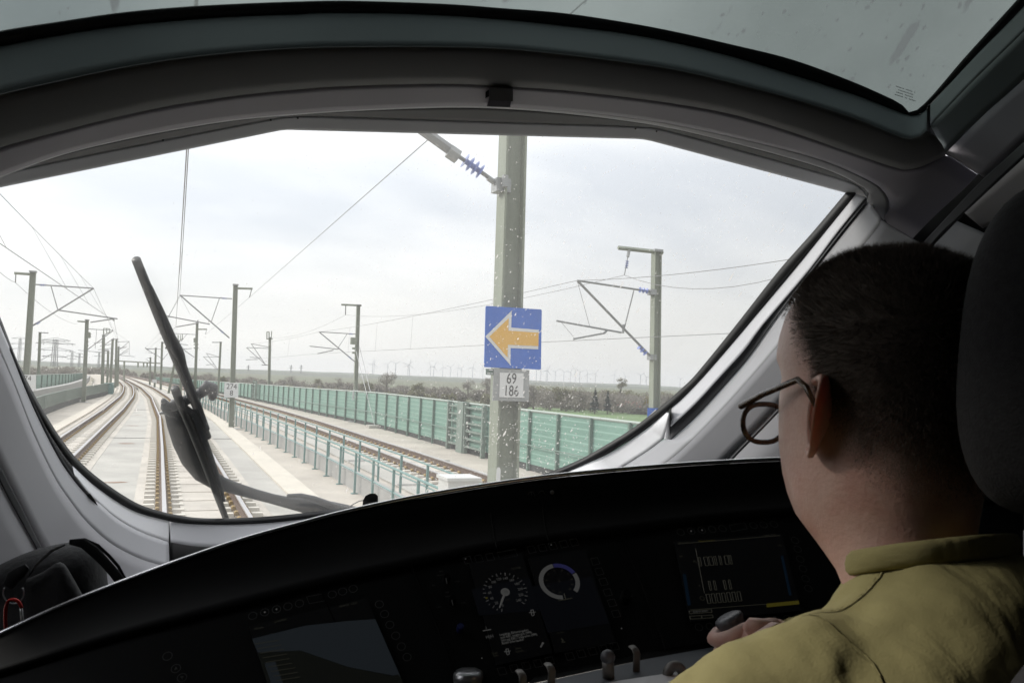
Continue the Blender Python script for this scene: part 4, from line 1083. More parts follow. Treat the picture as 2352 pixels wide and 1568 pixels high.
for py in np.linspace(285, 1225, 40): rows.append([Wp(px, py, 0) for px in np.linspace(-180, 2030, 60)])
gr.loft(rows); gr.build('glass', M['glass'], wind, smooth=True)
rowsA = [Wp(x, y, .004) for x, y in arc(GR, 200)]; rowsB = [Wp(x, y, .03) for x, y in arc(SO, 200)]
solid(MB().loft([rowsA, [(a*.5+c*.5)+np.array([0, -.012, 0]) for a, c in zip(rowsA, rowsB)], rowsB]).build('rubber_seal', M['seal'], wind, smooth=True), .006)
# little sensor at the foot of the glass
MB().prism([Wp(x, y, .05) for x, y in [(832, 1172), (834, 1148), (840, 1138), (850, 1133), (862, 1133), (868, 1139), (868, 1160), (866, 1172)]], Wp(850, 1150, .09)-Wp(850, 1150, .05)).build('sensor', M['seal'], wind)
MB().tube([Wp(845, 1156, .095), Wp(862, 1156, .095)], .008, 10).build('sensor_pin', M['clipgrey'], wind)

# roof window: black seal and dirty tinted pane running back over the driver
roofw = thing('roof_window', 'dirty tinted roof window above the windscreen with a wide black edge', 'roof window', CAM)
def up(pts, s):
    return [(x+s*(0 if x < 900 else 822*(x-900)/1205), y-900*s) for x, y in pts]
a_ = arc(C6+[(2120, 262)], 90)
rows = [[Wp(x, y, .22) for x, y in up(a_, s)] for s in np.linspace(-.02, .42, 10)]
MB().loft(rows).build('glass', M['roofglass'], roofw, smooth=True)
_r = rows[-1]
MB().loft([_r, [np.array([x0_, -.1, HC+1.05]) for x0_ in np.linspace(-1.2, 2.6, len(_r))]]).build('ceiling', mat('cab_ceiling_dark', (.05, .05, .052), .9), cab)
sl_in = C6+[(2221, 127), (2337, 0), (2560, -244), (2900, -610)]
sl_out = C5+[(2136, 240), (2240, 131), (2352, 14), (2580, -235), (2920, -600)]
solid(MB().loft([[Wp(x, y, .225) for x, y in arc(sl_in, 160)], [Wp(x, y, .232) for x, y in arc(sl_out, 160)]]).build('rubber_seal', M['seal'], roofw, smooth=True), .006)
# etched maker's stamp in the corner of the pane (mirrored from inside)
c = Wp(2080, 214, .226); xd = Wp(2100, 220.5, .226)-c; yd = Wp(2076, 224, .226)-c
st = MB()
for i, (r, w_) in enumerate(((-9, 24), (-3, 17), (3, 20), (9, 25))):
    for kx in np.arange(-w_, w_, 3.2):
        if random.random() < .82:
            q = [Wp(2080+kx+d_-r*.25, 214+(kx+d_)*.325+r+e_, .226) for d_, e_ in ((0, 0), (2.0, .6), (1.6, 2.7), (-.3, 2.2))]
            st.add(q, [(0, 1, 2, 3)])
st.build('glass_stamp', M['groove'], roofw)

# right-hand pillar
GI = [(1989, 453), (1924, 533), (1857, 622), (1755, 742), (1709, 804), (1656, 862.5), (1598, 925.5), (1541, 979)]
GO = [(1996, 458), (1947, 517), (1888, 592), (1789, 721), (1722, 818.5), (1664, 886), (1598, 958), (1538, 1013)]
GB = [(2026, 506), (2014, 526), (1966, 585), (1850, 722), (1768, 817), (1722, 870), (1656, 943), (1565.5, 1033.6), (1513, 1074), (1470, 1105)]
VU = [(2113, 559), (2099, 581), (1900, 800), (1772, 945), (1673, 1046), (1600, 1130)]
VL = [(2128, 574), (2112, 592), (1915, 805), (1780, 951), (1681, 1053), (1612, 1137)]
band('pillar_reveal', SO[:7], GI, .03, .15, M['trimmid'])
band('blind_guide', GI, GO, .125, .17, M['groove'])
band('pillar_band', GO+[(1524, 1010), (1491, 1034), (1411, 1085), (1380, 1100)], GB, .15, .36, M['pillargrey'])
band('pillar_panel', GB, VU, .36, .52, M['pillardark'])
band('corner_backing', [(2000, 440), (2060, 440), (2140, 500)], [(2010, 530), (2060, 560), (2140, 590)], .12, .20, M['groove'])
band('reveal_end', [(1530, 948), (1480.5, 987), (1412, 1033), (1342, 1066), (1300, 1085)], [(1537, 949), (1525, 1007), (1491, 1034), (1411, 1085), (1313, 1097)], .032, .135, M['trim'], smooth=(True, False))
band('reveal_edge', [(1530, 947), (1529, 978), (1526, 1007)], [(1537, 948), (1537, 985), (1539, 1014)], .034, .14, M['trimmid'])
band('slot', [(1542, 934), (1541, 979), (1538, 1013)], [(1534, 946), (1534, 985), (1535, 1014)], .11, .04, M['dark'])
band('sill', [(1100, 1138), (1200, 1116), (1300, 1087)], [(1100, 1160), (1200, 1140), (1320, 1103)], .03, .12, M['trimmid'])
# groove and the panels to its right, running up beside the roof window
GU = [(2700, 0), (2352, 326), (2259, 410), (2143, 533), (2099, 581), (1900, 800), (1772, 945), (1673, 1046), (1600, 1130)]
GL_ = [(2700, 40), (2352, 357), (2213, 489), (2165, 533), (2112, 592), (1915, 805), (1780, 951), (1681, 1053), (1612, 1137)]
band('ceiling_groove', GU, GL_, .50, .54, M['groove'])
band('upper_wall_panel', [(2700, 50), (2354, 362), (2216, 489)], [(2800, 300), (2500, 420), (2257, 524)], lambda u: 1.0-.45*u, lambda u: 1.05-.48*u, M['panel'])
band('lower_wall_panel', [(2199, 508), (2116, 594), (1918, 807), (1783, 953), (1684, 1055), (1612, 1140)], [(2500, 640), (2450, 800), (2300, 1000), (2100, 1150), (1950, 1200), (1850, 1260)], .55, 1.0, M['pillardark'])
band('panel_joint', [(2216, 489), (2257, 524), (2400, 640)], [(2199, 508), (2240, 545), (2390, 660)], .53, .53, M['groove'])
band('wall_backing', [(2900, -260), (2500, 60), (2259, 385), (2099, 545), (1772, 915), (1600, 1100)], [(3000, 300), (2700, 560), (2400, 900), (2100, 1150), (1900, 1250), (1700, 1300)], .40, .50, M['groove'])
# roof side panels right of the joint line
L1 = [(2136, 244), (2240, 131), (2352, 16), (2600, -255), (2900, -580)]
L2 = [(2137, 289), (2240, 182), (2352, 72), (2600, -180), (2900, -480)]
L3 = [(2173, 351), (2260, 264), (2352, 182), (2600, -50), (2900, -330)]
L4 = [(2261, 408), (2352, 324), (2700, -2), (2900, -190)]
rsp = band('roof_side_top', L1, L2, .24, .30, M['headtop'])
band('roof_side_middle', L2, L3, .30, .35, M['headtop'])
band('roof_side_lower', L3, L4, .35, .46, M['hface'])
band('roof_backing', [(2075, 262), (2118, 250), (2221, 138), (2340, 10), (2560, -235), (2900, -600)], [(2140, 330), (2190, 330), (2290, 230), (2420, 90), (2640, -160), (2980, -520)], .205, .25, M['groove'])
band('joint_line', [(2130, 244), (2130, 290), (2133, 309), (2171, 353), (2232, 391), (2260, 409)], [(2136, 240), (2136, 290), (2139, 306), (2175, 349), (2236, 387), (2264, 405)], .31, .30, M['groove'])

# left-hand pillar
LW = [(387, 1245), (322, 1221), (268.6, 1191), (228, 1156.5), (200, 1128), (172, 1092)]
band('reveal_end', [(389, 1196), (304, 1171), (222, 1119), (166, 1069)], LW, .032, .16, M['trim'])
LA = [(387, 1245), (322, 1221), (268.6, 1191), (228, 1156.5), (203, 1137), (171, 1101), (137, 1052.6), (98, 979), (61, 899), (24, 806), (-3, 741), (-44, 642), (-104, 482)]
LB = [(389, 1303), (322, 1283), (255, 1248), (200, 1200), (160, 1150), (122, 1092), (73, 989.5), (32, 884.5), (0, 810), (-50, 690), (-100, 570), (-140, 470)]
LC = [(389, 1420), (250, 1420), (140, 1335), (92.6, 1252), (40, 1148), (0, 1070), (-60, 950), (-120, 820), (-200, 640), (-260, 500)]
LD = [(225, 1420), (122, 1335), (80, 1252), (22, 1148), (-18, 1070), (-80, 950), (-140, 820), (-220, 640)]
band('pillar_band', LA, LB, .16, .30, M['trimmid'], n=100)
band('pillar_panel', LB, LC, .30, .60, M['panel'], n=100)
band('wall_groove', LC[1:9], LD, .60, .62, M['groove'])
band('side_wall_panel', LD, [(100, 1600), (-60, 1500), (-160, 1350), (-260, 1200), (-320, 1100), (-380, 950), (-430, 820), (-470, 640)], .61, .95, M['panel'])
def guide(px):
    return con(px, .125, 50)
gl = [(20, 800), (61, 899), (98, 979), (137, 1052.6), (171, 1101), (203, 1137)]
MB().tube([Wp(x, y, .165) for x, y in arc(gl, 40)], .0045, 8).build('blind_guide', M['groove'], cab)
band('slot', [(201, 1136), (208, 1150), (221, 1166)], [(207, 1133), (217, 1147), (224, 1160)], .172, .176, M['dark'])
SA = [(390, 1197), (451, 1202), (524, 1203), (612, 1199), (700, 1190), (840, 1174), (900, 1167)]
SB = [(392, 1245), (456.5, 1254.5), (537, 1255), (646, 1245), (768, 1225), (900, 1200)]
SC = [(392, 1400), (456, 1400), (537, 1380), (646, 1350), (768, 1320), (900, 1290)]
band('sill', SA, SB, .03, .16, M['trimmid'])
band('sill_front', SB, SC, .16, .20, M['header'])
# rear of the cab, dark, closing it behind the camera
rear = MB()
x0, x1, yb_, yf, z0, z1 = -.95, 2.45, -1.4, .55, HC-1.35, HC+1.45
rear.add([(x0, yb_, z0), (x1, yb_, z0), (x1, yb_, z1), (x0, yb_, z1)], [(0, 1, 2, 3)])
wy0, wy1, wz0, wz1 = .95, 2.05, HC+.0, HC+1.15     # unseen side opening without pane, added to let sun onto the driver
for a0, a1, b0, b1 in ((yb_, wy0, z0, z1), (wy0, wy1, z0, wz0), (wy0, wy1, wz1, z1), (wy1, 2.2, z0, z1-.2)):
    rear.add([(x0, a0, b0), (x0, a1, b0), (x0, a1, b1), (x0, a0, b1)], [(0, 1, 2, 3)])
rear.add([(x1, yb_, z0), (x1, 3.0, z0), (x1, 3.0, HC-.32), (x1, 2.0, HC-.32), (x1, 2.0, HC-.05), (x1, 1.3, HC+.3), (x1, 1.3, z1-.5), (x1, yf, z1), (x1, yb_, z1)], [(8, 7, 6, 5, 4, 3, 2, 1, 0)])
rear.add([(x0, yb_, z0), (x1, yb_, z0), (x1, 3.0, z0), (x0, 3.0, z0)], [(0, 1, 2, 3)])
rear.add([(x0, yb_, z1), (x1, yb_, z1), (x1, yf, z1), (x0, yf, z1)], [(0, 1, 2, 3)])
rear.build('rear_lining', M['cabdark'], cab)
rr = con([(2900, 60), (2800, 300), (2500, 640), (2450, 800), (2300, 1000), (2100, 1150), (1950, 1200), (1850, 1260)], .98, 40)
rear2 = MB(); rear2.loft([rr, [np.array([2.44, q[1]+.05, q[2]]) for q in rr]]); rear2.build('side_lining', M['cabdark'], cab)
nose = MB()   # outer skin below the glass
nose.loft([[Wp(x, y, -.01) for x, y in arc(SO[12:30], 40)], [Wp(x, y, -.01)+np.array([0, -.1, -.9]) for x, y in arc(SO[12:30], 40)]])
nose.build('nose_skin', M['cabdark'], cab)

# ================================================================== control desk
desk = thing('control_desk', 'black control desk with a bright rim, three screens, round gauges and rows of buttons', 'control desk', P(1176, 1568, 1.1))
RIM = [(-200, 1560, .9), (0, 1465, 1.02), (150, 1397, 1.1), (300, 1338, 1.2), (400, 1301, 1.27), (550, 1250, 1.37), (700, 1208, 1.46), (800, 1182, 1.52), (950, 1150, 1.58), (1100, 1124.5, 1.62), (1250, 1103, 1.64), (1400, 1087.5, 1.63), (1500, 1079, 1.6), (1600, 1071.5, 1.56), (1780, 1062, 1.45), (1950, 1060, 1.32), (2350, 1080, 1.0)]
HL = [(-200, 1600), (0, 1545), (250, 1470), (517, 1401), (732, 1347), (946, 1301), (1148, 1261), (1427, 1224), (1608, 1199), (1788, 1182), (2000, 1165), (2350, 1150)]
hlp = [Pi(x, y, .0) for x, y in arc(HL, 110)]
rimp = [P(q[0], q[1], (h_-CAM)@Fv+.11) for q, h_ in zip(arc(RIM, 110), hlp)]
K = 6; rows = []
for i in range(K+1):
    f_ = i/K
    rows.append([a+(c-a)*f_+PN*-.012*4*f_*(1-f_) for a, c in zip(rimp, hlp)])
solid(MB().loft(rows).build('hood', M['deskblk'], desk, smooth=True), .008)
MB().loft([rimp, [q+np.array([0, .22, -.12]) for q in rimp], [q+np.array([0, .55, -.4]) for q in rimp]]).build('hood_top', M['deskblk'], desk, smooth=True)
MB().tube([q+np.array([0, -.001, .0058]) for q in rimp], .0034, 12).build('rim_edge', M['rim'], desk, smooth=True)
# seams in the hood
b = MB()
def hood_pt(i, f_): return rimp[i]+(hlp[i]-rimp[i])*f_+PN*(-.012*4*f_*(1-f_)+.0045)
for i, k_ in ((58, 0), (63, 0)):
    b.tube([hood_pt(i, f_) for f_ in np.linspace(.35, 1, 8)], .0008, 4)
b.build('hood_seams', M['deskgap'], desk)
pb = [Pi(x, y, -.004) for x, y in HL+[(2350, 1360), (1700, 1458), (1627, 1472), (1493, 1494), (1231, 1552), (1000, 1640), (-200, 1950)]]
MB().prism(pb, -PN*.01).build('panel', M['deskpan'], desk)
def quad(pts, lift, m, name, parent=desk, th=.002):
    return MB().prism([Pi(x, y, lift) for x, y in pts], PN*-th).build(name, m, parent)
# seams between the three consoles
for ln in ([(732, 1347), (780, 1450), (830, 1568)], [(946, 1301), (990, 1400), (1045, 1540)], [(1427, 1224), (1475, 1340), (1530, 1490)]):
    MB().tube([Pi(x, y, .001) for x, y in ln], .0014, 5).build('panel_seam', M['deskgap'], desk)
def circ(cx, cy, rpx, w, name, m, parent=desk, lift=.002, w0=0, w1=2*math.pi, n=36, fill=False):
    c_ = Pi(cx, cy, lift); u = Pi(cx+10, cy-1.8, lift)-c_; u /= np.linalg.norm(u); v = np.cross(PN, u)
    d = ray(cx, cy); t = (c_-CAM)@Fv; r = rpx*t/FPX*1.04
    b = MB(); b.disc(c_, u, v, 0 if fill else r*(1-w), r, w0, w1, n)
    return b.build(name, m, parent)
def ring_button(cx, cy, r=9.6): return circ(cx, cy, r, .14, 'button', M['btn'])
def sq_button(cx, cy, s=8.5, wx=1.0):
    b = MB(); u = np.array([1, -.18]); v = np.array([.37, .93])
    u = u*s*wx; v = v*s
    o_, i_ = [], []
    for a, c in ((-1, -1), (1, -1), (1, 1), (-1, 1)):
        q = np.array([cx, cy])+u*a+v*c; o_.append(Pi(q[0], q[1], .002))
        q = np.array([cx, cy])+u*a*(1-.13/wx)+v*c*.87; i_.append(Pi(q[0], q[1], .002))
    for k in range(4): b.add([o_[k], o_[(k+1) % 4], i_[(k+1) % 4], i_[k]], [(0, 1, 2, 3)])
    return b.build('button', M['btn'], desk)
def ZA(x, y): return (516.8+x*.26855, 1148.4+y*.26855)
def ZB(x, y): return (976+x*.26855, 1148.4+y*.26855)
def ZC(x, y): return (1493+x*.26855, 1148.4+y*.26855)
def ptext(s, px, py, h, m='scr_grey', parent=desk, align='CENTER', ang=-.18, xs=.85, lift=.0035):
    o_ = Pi(px, py, lift); xd = Pi(px+10, py+10*ang, lift)-o_; yd = Pi(px-3.7, py-9.3, lift)-o_
    t = (o_-CAM)@Fv
    return text('lettering', s, o_, xd, yd, h*t/FPX*1.35, M[m], parent, align, xs)
# left screen: window glare put into glowing slate and olive areas
ls = quad([(572, 1436), (842, 1372), (938, 1600), (640, 1660)], .002, M['scr_black'], 'display')
quad([(579, 1466), (700, 1436), (800, 1425), (862, 1421), (920, 1553), (800, 1530), (690, 1492), (592, 1497)], .003, M['scr_slate'], 'screen_glare', ls, .0005)
quad([(592, 1498), (690, 1493), (800, 1531), (921, 1555), (936, 1592), (640, 1650)], .003, M['scr_olive'], 'screen_glare', ls, .0005)
quad([(848, 1566), (915, 1547), (921, 1555), (850, 1576)], .0036, M['scr_olive'], 'screen_strip', ls, .0005)
quad([(608, 1522), (632, 1518), (650, 1568), (625, 1575)], .0036, M['scr_slate'], 'screen_strip', ls, .0005)
b = MB()
for k in range(9):
    x, y = 585+k*6.2, 1478+k*10.5
    b.tube([Pi(x, y, .004), Pi(x+55, y-9, .004)], .0004, 4)
b.build('screen_lines', M['scr_dim'], ls)
ptext('100 hPa', 594, 1442, 6, 'scr_dim', ls); ptext('Grundbild', 644, 1424, 6, 'scr_dim', ls, ang=-.24)
ptext('18.04.22  15:31', 800, 1388, 6, 'scr_dim', ls, ang=-.22)
for x, y in [(237, 985), (340, 955), (440, 930), (538, 905), (637, 880), (917, 803), (1006, 778), (1096, 755), (1320, 887), (1365, 970), (1410, 1062), (1460, 1155), (1508, 1248), (1557, 1338)]: ring_button(*ZA(x, y))
sq_button(*ZA(777, 840), s=9, wx=2.1)
circ(*ZA(340, 955), 2.2, 1, 'indicator', M['scr_grey'], fill=True, n=10); circ(*ZA(440, 930), 2.2, 1, 'indicator', M['scr_grey'], fill=True, n=10)
for x, y, s in ((384.6, 1505.6, ''), (404, 1534, 'u'), (418, 1555, 'd')):
    ring_button(x, y, 10.5)
    if s: quad([(x-4, y+3), (x+4, y+1), (x, y-5)] if s == 'u' else [(x-4, y-3), (x+3, y-4), (x+1, y+4)], .003, M['print'], 'symbol')
# centre screens
sp1 = quad([(1078, 1292), (1198, 1268), (1268, 1497), (1140, 1525)], .002, M['scr_black'], 'display')
quad([(1083, 1352), (1216, 1325), (1240, 1400), (1100, 1412)], .0026, M['scr_night'], 'screen_ground', sp1, .0005)
sp2 = quad([(1213, 1281), (1344, 1259), (1414, 1473), (1275, 1497)], .002, M['scr_black'], 'display')
quad([(1222, 1345), (1358, 1322), (1400, 1430), (1258, 1452)], .0026, M['scr_night'], 'screen_ground', sp2, .0005)
gc = ZB(687, 783)
def polar(c_, rpx, ang, lift=.004):
    o_ = Pi(c_[0], c_[1], lift); u = Pi(c_[0]+10, c_[1]-1.8, lift)-o_; u /= np.linalg.norm(u); v = np.cross(PN, u)
    t = (o_-CAM)@Fv; return o_+(u*math.cos(ang)+v*math.sin(ang))*rpx*t/FPX*1.04
# speedometer: 0 to 240 over 288 degrees, starting lower left
b = MB(); bb = MB()
for k in range(25):
    ang = RAD(-130+10)-RAD(0) if False else RAD(245-k*12.2)
    big = k % 2 == 0
    b.tube([polar(gc, 50, ang), polar(gc, 43 if big else 46.5, ang)], .00042, 4)
    if big:
        q = polar(gc, 35, ang); v = (q-CAM); w_ = v@Fv; px, py = 1176+FPX*(v@Rv)/w_, 784-FPX*(v@Uv)/w_
        ptext(str(k*10), px, py, 7.0, 'scr_grey', sp1)
b.build('speed_ticks', M['scr_grey'], sp1)
circ(gc[0], gc[1], 10.2, 1, 'hub', M['scr_grey'], sp1, .005, fill=True)
ptext('11', gc[0]+2, gc[1], 7.5, 'black', sp1, lift=.0062)
b = MB(); b.tube([polar(gc, 9, RAD(238)), polar(gc, 24, RAD(237)), polar(gc, 42, RAD(237))], [.0016, .0016, .0008], 5); b.build('needle', M['scr_grey'], sp1)
ptext('km/h', *ZB(710, 845), 5, 'scr_dim', sp1); ptext('15:31:58', *ZB(777, 580), 5.5, 'scr_dim', sp1)
quad([ZB(*q) for q in ((515, 833), (527, 824), (540, 832), (526, 841))], .004, M['scr_yellow'], 'marker', sp1, .0005)
for i, s in enumerate(('Ungültige Balisenangaben', 'vom RBC empfangen (999)', 'Störung RBC-Telegramm (999)', 'Befehl erforderlich')):
    ptext(s, *ZB(637+7*i, 1150+24*i), 6.4, 'scr_white', sp1, 'LEFT', xs=.8)
ptext('2', *ZB(522, 1088), 6.5, 'scr_grey', sp1); quad([ZB(495, 1110), ZB(565, 1098), ZB(567, 1104), ZB(497, 1117)], .004, M['scr_grey'], 'screen_bar', sp1, .0005)
ptext('H)H', *ZB(553, 1165), 9, 'scr_grey', sp1); ptext('Haupt-', *ZB(598, 1303), 5, 'scr_dim', sp1); ptext('menü', *ZB(607, 1325), 5, 'scr_dim', sp1)
ptext('Daten', *ZB(800, 1262), 5, 'scr_dim', sp1); ptext('ansehen', *ZB(808, 1287), 5, 'scr_dim', sp1)
def traintri(cx, cy, par):
    b = MB()
    for a, c in (((-10, -22), (10, -26)), ((10, -26), (20, 18)), ((20, 18), (5, 26)), ((5, 26), (-2, 20)), ((-2, 20), (-10, -22)), ((-25, 0), (-6, -4)), ((15, -2), (30, -8)), ((-5, 0), (14, -4))):
        b.tube([Pi(*ZB(cx+a[0], cy+a[1]), .004), Pi(*ZB(cx+c[0], cy+c[1]), .004)], .0005, 4)
    b.build('symbol', M['scr_grey'], par)
traintri(915, 960, sp1); traintri(702, 1293, sp1)
b = MB(); b.tube([Pi(*ZB(990, 1252), .004), Pi(*ZB(1010, 1218), .004)], .0012, 4); b.tube([Pi(*ZB(1000, 1215), .004), Pi(*ZB(1018, 1222), .004)], .001, 4); b.build('symbol', M['scr_grey'], sp1)
# power gauge
gc2 = ZB(1150, 690)
circ(*gc2, 46, .22, 'gauge_arc', M['scr_grey'], sp2, .004, RAD(92), RAD(262), 40)
circ(*gc2, 46, .22, 'gauge_arc', M['scr_blue'], sp2, .0042, RAD(20), RAD(90), 24)
circ(*gc2, 46, .22, 'gauge_arc', M['scr_grey'], sp2, .004, RAD(-50), RAD(17), 24)
for s, a in (('0', 95), ('20', 130), ('40', 165), ('60', 195), ('80', 225), ('100', 253), ('20', 60), ('40', 28), ('60', -2), ('80', -28), ('100', -56)):
    q = polar(gc2, 29, RAD(a)); v = (q-CAM); w_ = v@Fv; ptext(s, 1176+FPX*(v@Rv)/w_, 784-FPX*(v@Uv)/w_, 4.6, 'scr_dim', sp2)
ptext('%', *gc2, 6, 'scr_dim', sp2)
b = MB(); b.tube([Pi(*ZB(1190, 795), .004), Pi(*ZB(1205, 848), .004)], .0007, 4); b.tube([Pi(*ZB(1140, 858), .004), Pi(*ZB(1260, 835), .004)], .0005, 4); b.build('needle', M['scr_dim'], sp2)
ptext('bremsen fahren', *ZB(1205, 842), 4, 'scr_dim', sp2); ptext('16.7 kV', *ZB(1158, 1130), 4.6, 'scr_dim', sp2)
b = MB(); b.tube([Pi(*ZB(1165, 1180), .004), Pi(*ZB(1182, 1192), .004), Pi(*ZB(1170, 1210), .004), Pi(*ZB(1200, 1208), .004)], .0008, 4); b.build('symbol', M['scr_dim'], sp2)
for x, y in [(365, 510), (460, 497), (557, 483), (912, 420), (1005, 405), (1095, 390), (1187, 373), (1277, 358), (1457, 520), (1492, 607), (1527, 695), (1563, 785), (1600, 875), (1635, 968)]: sq_button(*ZB(x, y))
sq_button(*ZB(705, 460), wx=2.5)
for i, (x, y) in enumerate([(660, 1458), (763, 1435), (865, 1413), (965, 1392), (1067, 1370), (1240, 1332), (1337, 1310), (1433, 1288), (1525, 1268), (1622, 1246)]):
    bt = sq_button(*ZB(x, y), s=9); ptext(str((i+1) % 10), *ZB(x-15, y-14), 5, 'print', bt)
for x, y in ((347, 500), (1080, 380), (487, 1348), (1767, 816), (1682, 1093)): circ(*ZB(x, y), 1.7, 1, 'indicator', M['scr_grey'], fill=True, n=10)
def bump(cx, cy, rpx, h, m, name):
    c_ = Pi(cx, cy, 0); u = Pi(cx+10, cy-1.8, 0)-c_; u /= np.linalg.norm(u); v = np.cross(PN, u); t = (c_-CAM)@Fv; r = rpx*t/FPX
    b = MB(); b.rings([[c_+PN*z+(u*math.cos(w)+v*math.sin(w))*r*k_ for w in np.linspace(0, 6.283, 24, endpoint=False)] for z, k_ in ((0, 1), (h*.8, .96), (h, .8))])
    return b.build(name, m, desk, smooth=False)
bump(1056.6, 1446.5, 8.8, .010, M['bluebtn'], 'push_knob')
for x, y in ((185, 690), (235, 875)):
    k_ = bump(*ZB(x, y), 9, .012, M['deskblk'], 'rotary_switch')
    b = MB(); b.tube([Pi(*ZB(x-5, y-25), .013), Pi(*ZB(x+5, y+22), .013)], .0009, 4); b.build('pointer', M['btn'], k_)
for s, x, y in (('MFD', 140, 607), ('Beleuchtung', 145, 635), ('Ein', 75, 725), ('1 Aus', 275, 692), ('AFB', 190, 785), ('Stellung', 200, 818), ('1 Aus', 120, 910), ('V Aus', 330, 875)): ptext(s, *ZB(x, y), 4.4, 'print', xs=.8)
bump(*ZB(1710, 850), 13, .014, M['deskblk'], 'rotary_switch')
# right screen
rs = quad([ZC(205, 345), ZC(1125, 280), ZC(1295, 935), ZC(345, 1028)], .002, M['scr_black'], 'display')
quad([ZC(995, 882), ZC(1272, 855), ZC(1277, 885), ZC(1000, 912)], .004, M['scr_yellow'], 'screen_bar', rs, .0005)
ptext('Bremszustand', *ZC(485, 347), 6, 'scr_yellow', rs, ang=-.07); ptext('100 / 15 kV', *ZC(285, 362), 5, 'scr_dim', rs, ang=-.07); ptext('18.04.  15:31', *ZC(1025, 297), 5, 'scr_dim', rs, ang=-.07)
ptext('AFB 41 km/h', *ZC(430, 948), 6, 'scr_grey', rs, ang=-.09); ptext('HBL', *ZC(268, 478), 5, 'scr_dim', rs, ang=-.07); ptext('Mg', *ZC(382, 522), 6, 'scr_dim', rs, ang=-.07); ptext('R', *ZC(425, 730), 6, 'scr_dim', rs, ang=-.07); ptext('HLL', *ZC(1108, 385), 5, 'scr_dim', rs, ang=-.07)
quad([ZC(280, 630), ZC(307, 628), ZC(350, 893), ZC(322, 897)], .004, M['scr_bar'], 'screen_bar', rs, .0005)
quad([ZC(1118, 475), ZC(1140, 472), ZC(1212, 808), ZC(1190, 812)], .004, M['scr_bar'], 'screen_bar', rs, .0005)
b = MB()
def rect(x0_, y0_, x1_, y1_, sl=.22):
    p_ = [(x0_, y0_), (x1_, y0_-(x1_-x0_)*.07), (x1_+(y1_-y0_)*sl, y1_-(x1_-x0_)*.07), (x0_+(y1_-y0_)*sl, y1_)]
    for i in range(4): b.tube([Pi(*ZC(*p_[i]), .004), Pi(*ZC(*p_[(i+1) % 4]), .004)], .0005, 4)
for x_, w_ in ((412, 15), (458, 30), (500, 30), (545, 15), (588, 14), (633, 30), (675, 14)): rect(x_, 487-(x_-412)*.06, x_+w_, 560-(x_-412)*.06)
for x_ in (497, 540, 625, 668): rect(x_, 690-(x_-497)*.06, x_+15, 768-(x_-497)*.06)
for k in range(7): rect(478+k*44, 802-k*3.5, 505+k*44, 880-k*3.5)
rect(335, 945, 525, 968); rect(340, 990, 440, 1015); rect(440, 985, 535, 1008)
b.tube([Pi(*ZC(390, 412), .004), Pi(*ZC(465, 790), .004)], .0004, 4); b.tube([Pi(*ZC(240, 372), .004), Pi(*ZC(1110, 300), .004)], .0004, 4); b.tube([Pi(*ZC(350, 935), .004), Pi(*ZC(1000, 885), .004)], .0004, 4)
b.build('screen_lines', M['scr_dim'], rs)
circ(*ZC(446, 836), 5.5, .2, 'symbol', M['scr_dim'], rs, .004)
for x, y in [(262, 272), (352, 262), (442, 254), (532, 247), (620, 240), (885, 214), (972, 208), (1060, 203), (1240, 340), (1262, 415), (1285, 500), (1308, 583), (1330, 668), (1355, 752), (418, 1083), (512, 1076), (606, 1066), (800, 1044), (893, 1036), (988, 1027), (1082, 1019), (1177, 1010), (1272, 1000)]: ring_button(*ZC(x, y), 9)
sq_button(*ZC(755, 228), s=8, wx=2.3)
for x, y in ((352, 262), (445, 254)): circ(*ZC(x, y), 2, 1, 'indicator', M['scr_grey'], fill=True, n=10)
# key symbols printed on the hood
def HP(px, py):
    best = min(((i, f_) for i in range(0, 110) for f_ in np.linspace(0, 1, 41)), key=lambda q: sum((np.array(pix(hood_pt(*q)))-np.array((px, py)))**2))
    return hood_pt(*best)
def pix(p):
    v = p-CAM; w_ = v@Fv; return 1176+FPX*(v@Rv)/w_, 784-FPX*(v@Uv)/w_
ks = MB()
k0 = HP(1221, 1135); k1 = HP(1246, 1133); k2 = HP(1258, 1132)
ks.disc(k0, np.array(Rv), np.array(Uv), .0045, .0055, n=20); ks.tube([k0-Uv*.005, k0+Uv*.005], .0005, 4); ks.disc(k1, np.array(Rv), np.array(Uv), .004, .005, n=20)
ks.build('key_symbol', M['print'], desk)
MB().ell(k2, (.0035, .0035, .0035), 10, 8).build('key_pin', M['clipgrey'], desk)
# desk top, levers, clips
dz = P(1500, 1540, .98)[2]
def DZ(px, py, lift=0.0):
    d = ray(px, py); return CAM+d*((dz+lift-HC)/d[2])
top = [DZ(*q) for q in ((1180, 1580), (1231, 1568), (1493, 1511), (1627, 1487), (2300, 1370), (2500, 1900), (1000, 1900))]
MB().prism(top, (0, 0, -.02)).build('desk_top', M['desktop'], desk)
band_ = MB(); band_.loft([[Pi(x, y, -.004) for x, y in ((1231, 1552), (1493, 1494), (1627, 1472), (1700, 1458), (2350, 1360))], [DZ(x, y, .0) for x, y in ((1210, 1572), (1493, 1511), (1627, 1487), (1700, 1475), (2350, 1380))]])
band_.build('desk_step', M['deskblk'], desk)
def post_clip(x0_, x1_, yt, yb, m='clipgrey'):
    c0 = DZ((x0_+x1_)/2, yb); t = (c0-CAM)@Fv; w_ = (x1_-x0_)*t/FPX; h = (yb-yt)*t/FPX
    b = MB(); b.tube([c0-np.array([0, 0, .01]), c0+np.array([0, 0, h*.8]), c0+np.array([0, .004, h*.95]), c0+np.array([0, .012, h])], w_/2, 10, flat=((0, 1, 0), .35))
    return b.build('desk_clip', M[m], desk, smooth=True)
